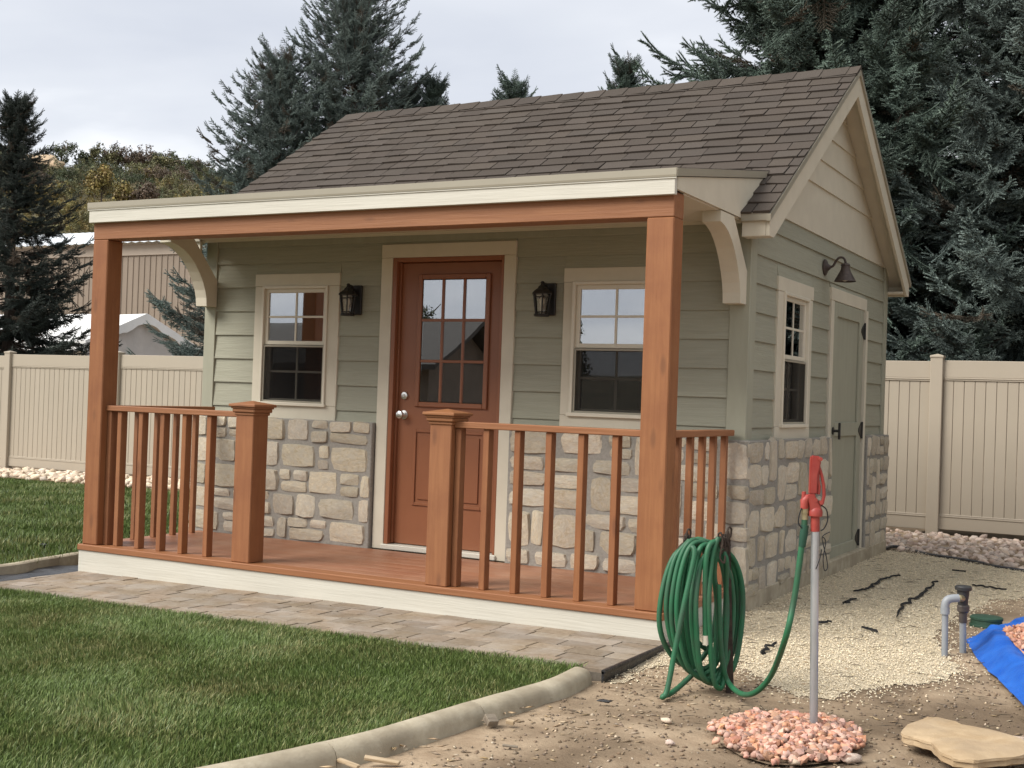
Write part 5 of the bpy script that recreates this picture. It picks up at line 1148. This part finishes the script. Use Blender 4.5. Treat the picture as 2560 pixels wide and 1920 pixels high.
b.tube(catmull([loc(a0, *zpx(*q), -.024) for q in ((1085, 505), (1045, 530), (1050, 580), (1065, 640), (1072, 700), (1055, 715), (1048, 650), (1062, 560), (1045, 530))], 6), .0022, 6)
b.tube(catmull([loc(a0, *zpx(*q), -.024) for q in ((1040, 600), (1030, 650), (1008, 710))], 6), .0022, 6)
prop(b.build('tie_wire', m_wire, hyd, smooth=True))
# hose post
pb_ = gz(1820, 1728, -.19); pd = depth_of(pb_)
def pp(zx, zy, off=0.): return gd(1580+zx*Z4, 1100+zy*Z4, pd+off)
hpz = float(pp(525, 520)[2]); ptp = pp(522, 520); pbt = pp(545, 1425)
hpost = empty('hose_post', tuple(pbt), label='dark rusty steel stake with wrought-iron hooks carrying the green hose', cat='stake')
ang_ = math.atan2(RX[1], RX[0])
sec = [(-.018, -.002), (.018, -.002), (.018, .003), (.003, .003), (.003, .026), (-.003, .026), (-.003, .003), (-.018, .003)]
V = []; 
for q in (np.array(pbt)-UZ*.05, np.array(ptp)):
    for r_, f_ in sec: V.append(q+RX*r_+FX*f_)
n = len(sec); F = [[i, (i+1) % n, n+(i+1) % n, n+i] for i in range(n)]+[list(range(n, 2*n))]
o = MB().add(V, F).build('stake', m_rust, hpost); smooth_by_angle(o.data, 20)
def hook(cx_, cy_, off, sgn):
    b = MB(); b.tube(catmull([pp(cx_, cy_+70, off), pp(cx_+8*sgn, cy_+20, off), pp(cx_, cy_-25, off), pp(cx_-16*sgn, cy_, off), pp(cx_-14*sgn, cy_+45, off), pp(cx_+4*sgn, cy_+60, off)], 6), .0045, 6)
    b.tube(catmull([pp(cx_+14*sgn, cy_+10, off-.02), pp(cx_+20*sgn, cy_-35, off-.02), pp(cx_+4*sgn, cy_-45, off-.03), pp(cx_-4*sgn, cy_+5, off-.03), pp(cx_+10*sgn, cy_+90, off-.03), pp(cx_-12*sgn, cy_+120, off-.03), pp(cx_-18*sgn, cy_+80, off-.03)], 6), .0045, 6)
    for k in range(5): b.tube(catmull([pp(cx_+random.uniform(-18, 18), cy_+random.uniform(-25, 60), off+random.uniform(-.03, .03)) for _ in range(4)], 5), .0035, 5)
    return b.build('scroll_hook', m_rust, hpost, smooth=True)
hook(305, 540, .10, 1); hook(497, 560, -.06, -1); hook(530, 530, -.01, 1)
MB().tube(catmull([pp(305, 575, .10), pp(400, 600, .04), pp(497, 585, -.03), pp(525, 560, -.0)], 6), .006, 8).build('hanger_bar', m_rust, hpost, smooth=True)
MB().tube(catmull([pp(305, 560, .11), pp(270, 580, .11), pp(245, 620, .10), pp(240, 655, .10)], 6), .0045, 6).build('hook_arm', m_rust, hpost, smooth=True)
# hose: coil of hanging loops, one tail on the ground, one end hanging, one run to the hydrant
HR_ = .0125
hose = empty('garden_hose', tuple(pp(380, 1480)), label='coiled green garden hose hanging on the stake and joined to the hydrant', cat='hose')
loops = [(190, 540, 556, 1270, .03), (275, 585, 552, 1315, .05), (150, 470, 600, 1250, .05), (218, 520, 552, 1300, .00), (248, 560, 566, 1325, -.03), (262, 600, 548, 1290, .07), (300, 614, 560, 1345, .03), (330, 525, 580, 1340, -.06), (352, 470, 640, 1330, -.08), (425, 520, 545, 1372, -.07), (285, 610, 575, 1180, .10)]
rl = random.Random(3); P = []
for i, (xl, xr, yt_, yb2, off) in enumerate(loops):
    xt = 300+(xl-150)*.55+rl.uniform(-8, 8) if xl < 400 else 478
    xt = min(max(xt, xl+45), xr-30); xbm = (xl*.45+xr*.55)+rl.uniform(-15, 15); yl = 950+rl.uniform(-40, 40); yr = 880+rl.uniform(-60, 60); dd = .055
    P += [(xt, yt_, off), (xl+(xt-xl)*.33, yt_+(yl-yt_)*.3, off-dd*.5), (xl, yl, off-dd), (xl+(xbm-xl)*.32, yb2-80, off-dd*.6), (xbm, yb2, off), (xr-(xr-xbm)*.28, yb2-110, off+dd*.6), (xr, yr, off+dd), (xr-(xr-xt)*.25, yt_+(yr-yt_)*.28, off+dd*.6)]
pts = catmull([pp(*q) for q in P], 6); MB().tube(pts, HR_, 10).build('coil', m_hose, hose, smooth=True)
def zf_fix(p, z=-.178): p = np.array(p); p[2] = max(p[2], z); return p
MB().tube(catmull([zf_fix(pp(*q)) for q in ((330, 590, -.10), (345, 640, -.12), (290, 900, -.15), (240, 1150, -.17), (195, 1380, -.20), (168, 1468, -.21), (175, 1470, -.19), (220, 1410, -.12), (300, 1330, -.04), (380, 1250, -.0))], 8), HR_, 10).build('ground_loop', m_hose, hose, smooth=True)
MB().tube(catmull([pp(*q) for q in ((470, 560, -.07), (430, 580, -.10), (408, 680, -.115), (404, 900, -.12), (406, 1085, -.12))], 8), HR_, 10).build('hanging_end', m_hose, hose, smooth=True)
MB().tube([pp(406, 1080, -.12), pp(406, 1132, -.12)], [.0135, .0145], 12).build('hose_coupling', m_vinyl, hose, smooth=True)
run = [hp(957, 395), hp(955, 440), hp(950, 500), hp(938, 590), hp(918, 740), hp(893, 900), hp(850, 1090), gd(1580+775*Z4, 1100+1290*Z4, (hd*2+pd)/3), gd(1580+690*Z4, 1100+1390*Z4, (hd+pd)/2), gd(1580+610*Z4, 1100+1405*Z4, (hd+pd*2)/3), pp(540, 1350, -.07), pp(505, 1260, -.06), pp(485, 1050, -.08), pp(480, 800, -.09)]
run = [zf_fix(q) for q in run]
cr_ = catmull(run, 8); MB().tube(cr_, HR_, 10).build('supply_run', m_hose, hose, smooth=True)
MB().tube([hp(956, 470), hp(948, 530), hp(940, 590)], [.0165, .017, .0145], 12).build('strain_sleeve', m_hosed, hose, smooth=True)
b = MB(); b.tube([hp(955, 378), hp(956, 405)], .0155, 12); b.tube([hp(956, 405), hp(956, 440)], .0135, 12); b.build('hose_coupling', m_brass, hose)
# red gravel round the hydrant
m_redg = mat('salmon_lava_gravel', (.36, .155, .098), (.58, .345, .245), .9, (30, 30, 30), rand=.45, bump=.3, c3=(.34, .27, .23), big=.4, bigscale=14)
m_redgi = mat('salmon_lava_gravel_heap', (.36, .155, .098), (.58, .345, .245), .9, (30, 30, 30), island=.45, bump=.3, coords='World', c3=(.34, .27, .23), big=.4, bigscale=14)
ol = [pxg(*p, -.19) for p in ((1783, 1822), (1830, 1803), (1900, 1797), (1960, 1792), (2050, 1800), (2110, 1815), (2150, 1845), (2145, 1885), (2100, 1905), (2000, 1915), (1920, 1912), (1850, 1890), (1800, 1860))]
mound = sheet('gravel_mound', [tuple(p) for p in ol], lambda x, y: -.188, m_soil, kind='structure')
xy = np.array([(RNG.uniform(5.0, 6.0), RNG.uniform(-2.2, -.9)) for _ in range(9000)]); jj = RNG.normal(0, .018, xy.shape); xy = xy[in_poly(ol, xy[:, 0]+jj[:, 0], xy[:, 1]+jj[:, 1])][:1150]; oc = np.mean(ol, 0)
RS = [rock_shape(100+k, .8, 1, .62) for k in range(12)]
pz_ = [-.182+.035*max(0, 1-np.hypot((x-oc[0])/.42, (y-oc[1])/.42))+RNG.uniform(0, .012) for x, y in xy]
rocks(mound, [(x, y, z) for (x, y), z in zip(xy, pz_)], RNG.uniform(.018, .042, len(xy)), m_redg, m_redgi, 290, 'pebble', 'pebble_fill')

# ================================================================== irrigation valve, lid, tarp, flagstone, scraps
m_pvc = mat('grey_pvc', (.235, .25, .265), (.27, .285, .30), .45, (8, 8, 8)); m_blk = mat('black_plastic_fitting', (.020, .020, .021), (.035, .035, .036), .5, (12, 12, 12)); m_brn = mat('brown_plastic_fitting', (.06, .05, .046), (.075, .062, .056), .5, (12, 12, 12))
Kc = 900/2212
vb = gz(1660+1725*Kc, 1245+985*Kc, -.165); vd = depth_of(vb)
def vp(cx_, cy_, off=0.): return gd(1660+cx_*Kc, 1245+cy_*Kc, vd+off)
val = empty('irrigation_valve', tuple(vb), label='grey pipe riser with elbow and black anti-siphon valve by the blue tarp', cat='valve')
b = MB(); b.tube([vp(1725, 985)-UZ*.05, vp(1727, 690)], .0165, 14); b.build('riser_pipe', m_pvc, val, smooth=True)
b = MB(); b.tube(catmull([vp(1727, 700), vp(1727, 660), vp(1738, 630), vp(1765, 618), vp(1810, 615)], 5), .0215, 14); b.tube([vp(1727, 712), vp(1727, 672)], .024, 14); b.build('elbow', m_pvc, val, smooth=True)
o2 = .10
p1 = vp(1835, 640, o2)
b = MB(); b.tube([vp(1810, 615, .03), vp(1840, 618, o2)], .018, 12); b.build('nipple', m_brass, val, smooth=True)
sc_ = float(vd+o2)/FPX*Kc
b = MB(); b.lathe([(30*sc_, 0), (32*sc_, 30*sc_), (36*sc_, 60*sc_), (36*sc_, 88*sc_), (50*sc_, 90*sc_), (51*sc_, 108*sc_), (44*sc_, 116*sc_), (10*sc_, 118*sc_)], vp(1836, 655, o2), 18); b.build('valve_body', m_blk, val, smooth=True)
b = MB(); b.lathe([(24*sc_, 0), (24*sc_, 60*sc_), (36*sc_, 70*sc_), (38*sc_, 100*sc_), (28*sc_, 112*sc_)], vp(1836, 765, o2), 16); b.build('union_fitting', m_brn, val, smooth=True)
b = MB(); vb2 = vp(1838, 890, o2); b.tube([vb2-UZ*.06, vp(1836, 755, o2)], .0175, 14); b.build('riser_pipe', m_pvc, val, smooth=True)
m_lid = mat('green_valve_box', (.020, .058, .036), (.03, .072, .046), .6, (20, 20, 20), bump=.3)
lc = gz(1660+1968*Kc, 1245+800*Kc, -.15); ls_ = depth_of(lc)/FPX*Kc
lid = MB().lathe([(100*ls_, -.03), (100*ls_, .012), (94*ls_, .016), (93*ls_, .040), (98*ls_, .044), (98*ls_, .056), (90*ls_, .060), (30*ls_, .062)], (lc[0], lc[1]+.08, -.15), 32).build('valve_box', m_lid, smooth=True); prop(lid, label='round green irrigation valve box with lid beside the grey pipes', cat='valve box')
# blue tarp holding red gravel
m_tarp = mat('blue_tarp', (.010, .085, .40), (.018, .125, .50), .42, (9, 9, 9), bump=.5, bscale=(26, 26, 26), bdist=.012)
edge = [(7.3, -1.3), (6.75, -1.05), tuple(pxg(2610, 1810, -.15)), tuple(pxg(2560, 1768, -.15)), tuple(pxg(2505, 1712, -.15)), tuple(pxg(2447, 1655, -.15)), tuple(pxg(2424, 1618, -.15)), tuple(pxg(2420, 1600, -.15)), tuple(pxg(2470, 1588, -.15)), tuple(pxg(2560, 1568, -.15)), (6.7, 2.4), (7.5, 2.2)]
ec = catmull([(*p, 0) for p in edge], 8); cen = np.array([7.15, .7, 0]); V = []; NT = 16; n = len(ec)
def tz_(t, s): return -.142+.095*sstep(0, .11, t)-.035*sstep(.11, .22, t)+.024*mnoise.noise((s*16, t*12, 0))*sstep(0, .1, t)+.016*mnoise.noise((s*45, t*30, 4))*sstep(0, .06, t)
for i, p in enumerate(ec):
    for j in range(NT):
        t = (j/(NT-1))**1.3*.26; q = p*(1-t)+cen*t; q = q+np.array([.012*mnoise.noise((i*.6, j*.5, 1)), .012*mnoise.noise((i*.6, j*.5, 9)), 0]); V.append((q[0], q[1], max(tz_(t, i/n), -.146)))
F = [[i*NT+j, i*NT+j+1, (i+1)*NT+j+1, (i+1)*NT+j] for i in range(n-1) for j in range(NT-1)]
tb = MB().add(V, F).build('tarp', m_tarp, smooth=True); sm_ = tb.modifiers.new('thick', 'SOLIDIFY'); sm_.thickness = .004; sm_.offset = 0; prop(tb, label='crinkled bright blue tarp with turned-up edge under a gravel heap', cat='tarp')
pts = []
while len(pts) < 4200:
    i = random.randrange(n); t = .15+.6*random.random()**1.2; q = ec[i]*(1-t)+cen*t
    if t < .15+.02*mnoise.noise((i*.3, 0, 0)): continue
    pts.append((q[0], q[1], max(tz_(min(t, .22), i/n), -.146)+.010+.10*sstep(.13, .8, t)+random.uniform(0, .012)))
m_tg = mat('salmon_gravel_pile', (.36, .155, .098), (.58, .345, .245), .9, (30, 30, 30), island=.3, coords='World')
me0 = MB(); V = []; F = []; NR = 14   # solid heap below the pebbles
for i, p in enumerate(ec):
    for j in range(NR): t = .145+.855*j/(NR-1); q = p*(1-t)+cen*t; V.append((q[0], q[1], max(tz_(min(t, .22), i/n), -.146)+.006+.10*sstep(.13, .8, t)))
F = [[i*NR+j, i*NR+j+1, (i+1)*NR+j+1, (i+1)*NR+j] for i in range(n-1) for j in range(NR-1)]
gpile = MB().add(V, F).build('gravel_pile', m_tg, smooth=True, kind='stuff')
cp_ = chips('gravel_pile', pts, .018, .040, m_tg, .8, 1.2, 21)
# flagstone
m_flag = mat('buff_sandstone', (.35, .245, .138), (.46, .345, .215), .85, (7, 7, 7), bump=.5, bscale=(22, 22, 60), bdist=.01, c3=(.30, .225, .15), big=.5, bigscale=4.5, dist=.4)
fo = [(1455, 1440), (1500, 1388), (1620, 1347), (1705, 1347), (1830, 1390), (2000, 1420), (2130, 1455), (2260, 1510), (2270, 1565), (2150, 1590), (2000, 1602), (1900, 1612), (1780, 1600), (1700, 1560), (1640, 1500), (1560, 1478), (1470, 1455)]
zfl = -.125; P = [gz(1660+a*Kc, 1245+b_*Kc, zfl+.012*(a-1455)/800) for a, b_ in fo]; P = [P[i]*(1-t)+P[(i+1) % len(P)]*t for i in range(len(P)) for t in (0, .33, .67)]; P = [p+np.array([.008*mnoise.noise((i*.8, 0, 1)), .012*mnoise.noise((i*.8, 5, 1)), 0]) for i, p in enumerate(P)]; n = len(P); c0 = np.mean(P, 0); V = []
for j, (sc2, dz) in enumerate(((1., 0), (1.004, -.010), (.978, -.012), (.985, -.032), (.955, -.036))):
    for i, p in enumerate(P): q = c0+(p-c0)*(sc2+.012*mnoise.noise((i*.9, j*2., 0))); V.append((q[0], q[1], p[2]+dz+.006*mnoise.noise((i*.5, j, 3))))
F = [[j*n+i, (j+1)*n+i, (j+1)*n+(i+1) % n, j*n+(i+1) % n] for j in range(4) for i in range(n)]
NI = 5
for k in range(1, NI+1):
    t = k/NI
    for i, p in enumerate(P): q = p*(1-t)+c0*t; V.append((q[0], q[1], q[2]+.006+.007*mnoise.noise((q[0]*9, q[1]*9, 2))*(1 if k < NI else 0)))
for k in range(NI):
    a = 0 if k == 0 else (4+k)*n; b_ = (5+k)*n
    F += [[a+i, a+(i+1) % n, b_+(i+1) % n, b_+i] for i in range(n)]
o = MB().add(V, F).build('flagstone', m_flag, label='irregular buff sandstone slab lying on the soil near the red gravel', cat='flagstone'); bm = bmesh.new(); bm.from_mesh(o.data); bmesh.ops.remove_doubles(bm, verts=bm.verts, dist=.0004); bmesh.ops.recalc_face_normals(bm, faces=bm.faces); bm.to_mesh(o.data); bm.free(); smooth_by_angle(o.data, 22)
# chock stone that props it up
V, F = rock_shape(5, .6, 2, .3); q = gz(2440, 1880, -.19); me = mesh('stone', V, F, m_rock, True); prop(link('stone', me, None, (q[0]+.03, q[1]+.12, -.165), (0, 0, .6), (.26, .16, .075)), label='hidden grey stone propping up the sandstone slab', cat='stone')
# loose scraps
def scrap(name, u, v, lx, ly, lz, rz, m, label, cat, z=-.185, tilt_=.1):
    p = gz(u, v, z); b = MB().box(-lx/2, lx/2, -ly/2, ly/2, -lz/2, lz/2, .002); V = [np.array(q)*(1+.12*mnoise.noise(Vector(q)*30)) for q in b.V]; me = mesh(name, V, b.F, m); prop(link(name, me, None, (p[0], p[1], z+lz/2), (tilt_, .08, rz)), label=label, cat=cat)
m_wd = mat('split_wood', (.30, .215, .125), (.46, .36, .24), .9, (6, 60, 60), bump=.5); m_wd2 = mat('grey_wood', (.15, .12, .09), (.24, .20, .15), .9, (6, 60, 60), bump=.5)
scrap('wood_scrap', 955, 1905, .13, .026, .012, .35, m_wd, 'split stick of pale wood lying at the foot of the concrete edging', 'wood scrap', -.19)
scrap('wood_scrap', 872, 1912, .10, .022, .010, -.1, m_wd, 'shorter weathered stick beside the pale split one', 'wood scrap', -.19)
scrap('wood_scrap', 1227, 1810, .05, .045, .03, 1.1, m_wd2, 'dark wood chip leaning on the concrete edging', 'wood scrap', -.19, .5)
scrap('wood_scrap', 1275, 1810, .035, .022, .016, .2, m_wd, 'small square block of wood lying next to the leaning chip', 'wood scrap', -.19)
scrap('wood_scrap', 1275, 1868, .06, .012, .008, .5, m_wd2, 'thin flat splinter alone on the bare soil', 'wood scrap', -.19)
p = gz(1513, 1758, -.19); V, F = rock_shape(9, .5, 2, .4); prop(link('plastic_scrap', mesh('plastic_scrap', V, F, m_plast, True), None, (p[0], p[1], -.18), (0, 0, .4), (.055, .04, .03)), label='crumpled black plastic scrap on the soil near the kerb end', cat='plastic scrap')
b = MB(); b.lathe([(.03, 0), (.032, .012), (.02, .02)], (*gz(108, 1360, -.19)[:2], gh(-1)-.0), 14); prop(b.build('sprinkler_head', m_blk), label='small pop-up sprinkler cap in the lawn left of the porch', cat='sprinkler')
for i, (u, v, s) in enumerate(((1665, 1805, .035), (2130, 1905, .06), (1985, 1909, .05), (1675, 1860, .03))):
    p = gz(u, v, -.19); V, F = rock_shape(60+i, .7, 2, .3); prop(link('stone', mesh('stone', V, F, m_rock2 if i % 2 == 0 else m_rock, True), None, (p[0], p[1], -.19+s*.2), (0, 0, i), (s*1.3, s, s)), label=['small pale stone on the soil below the hanging hose', 'tan stone at the rim of the red gravel toward the slab', 'white stone at the front rim of the red gravel', 'small pale stone alone on the soil left of the red gravel'][i], cat='stone')
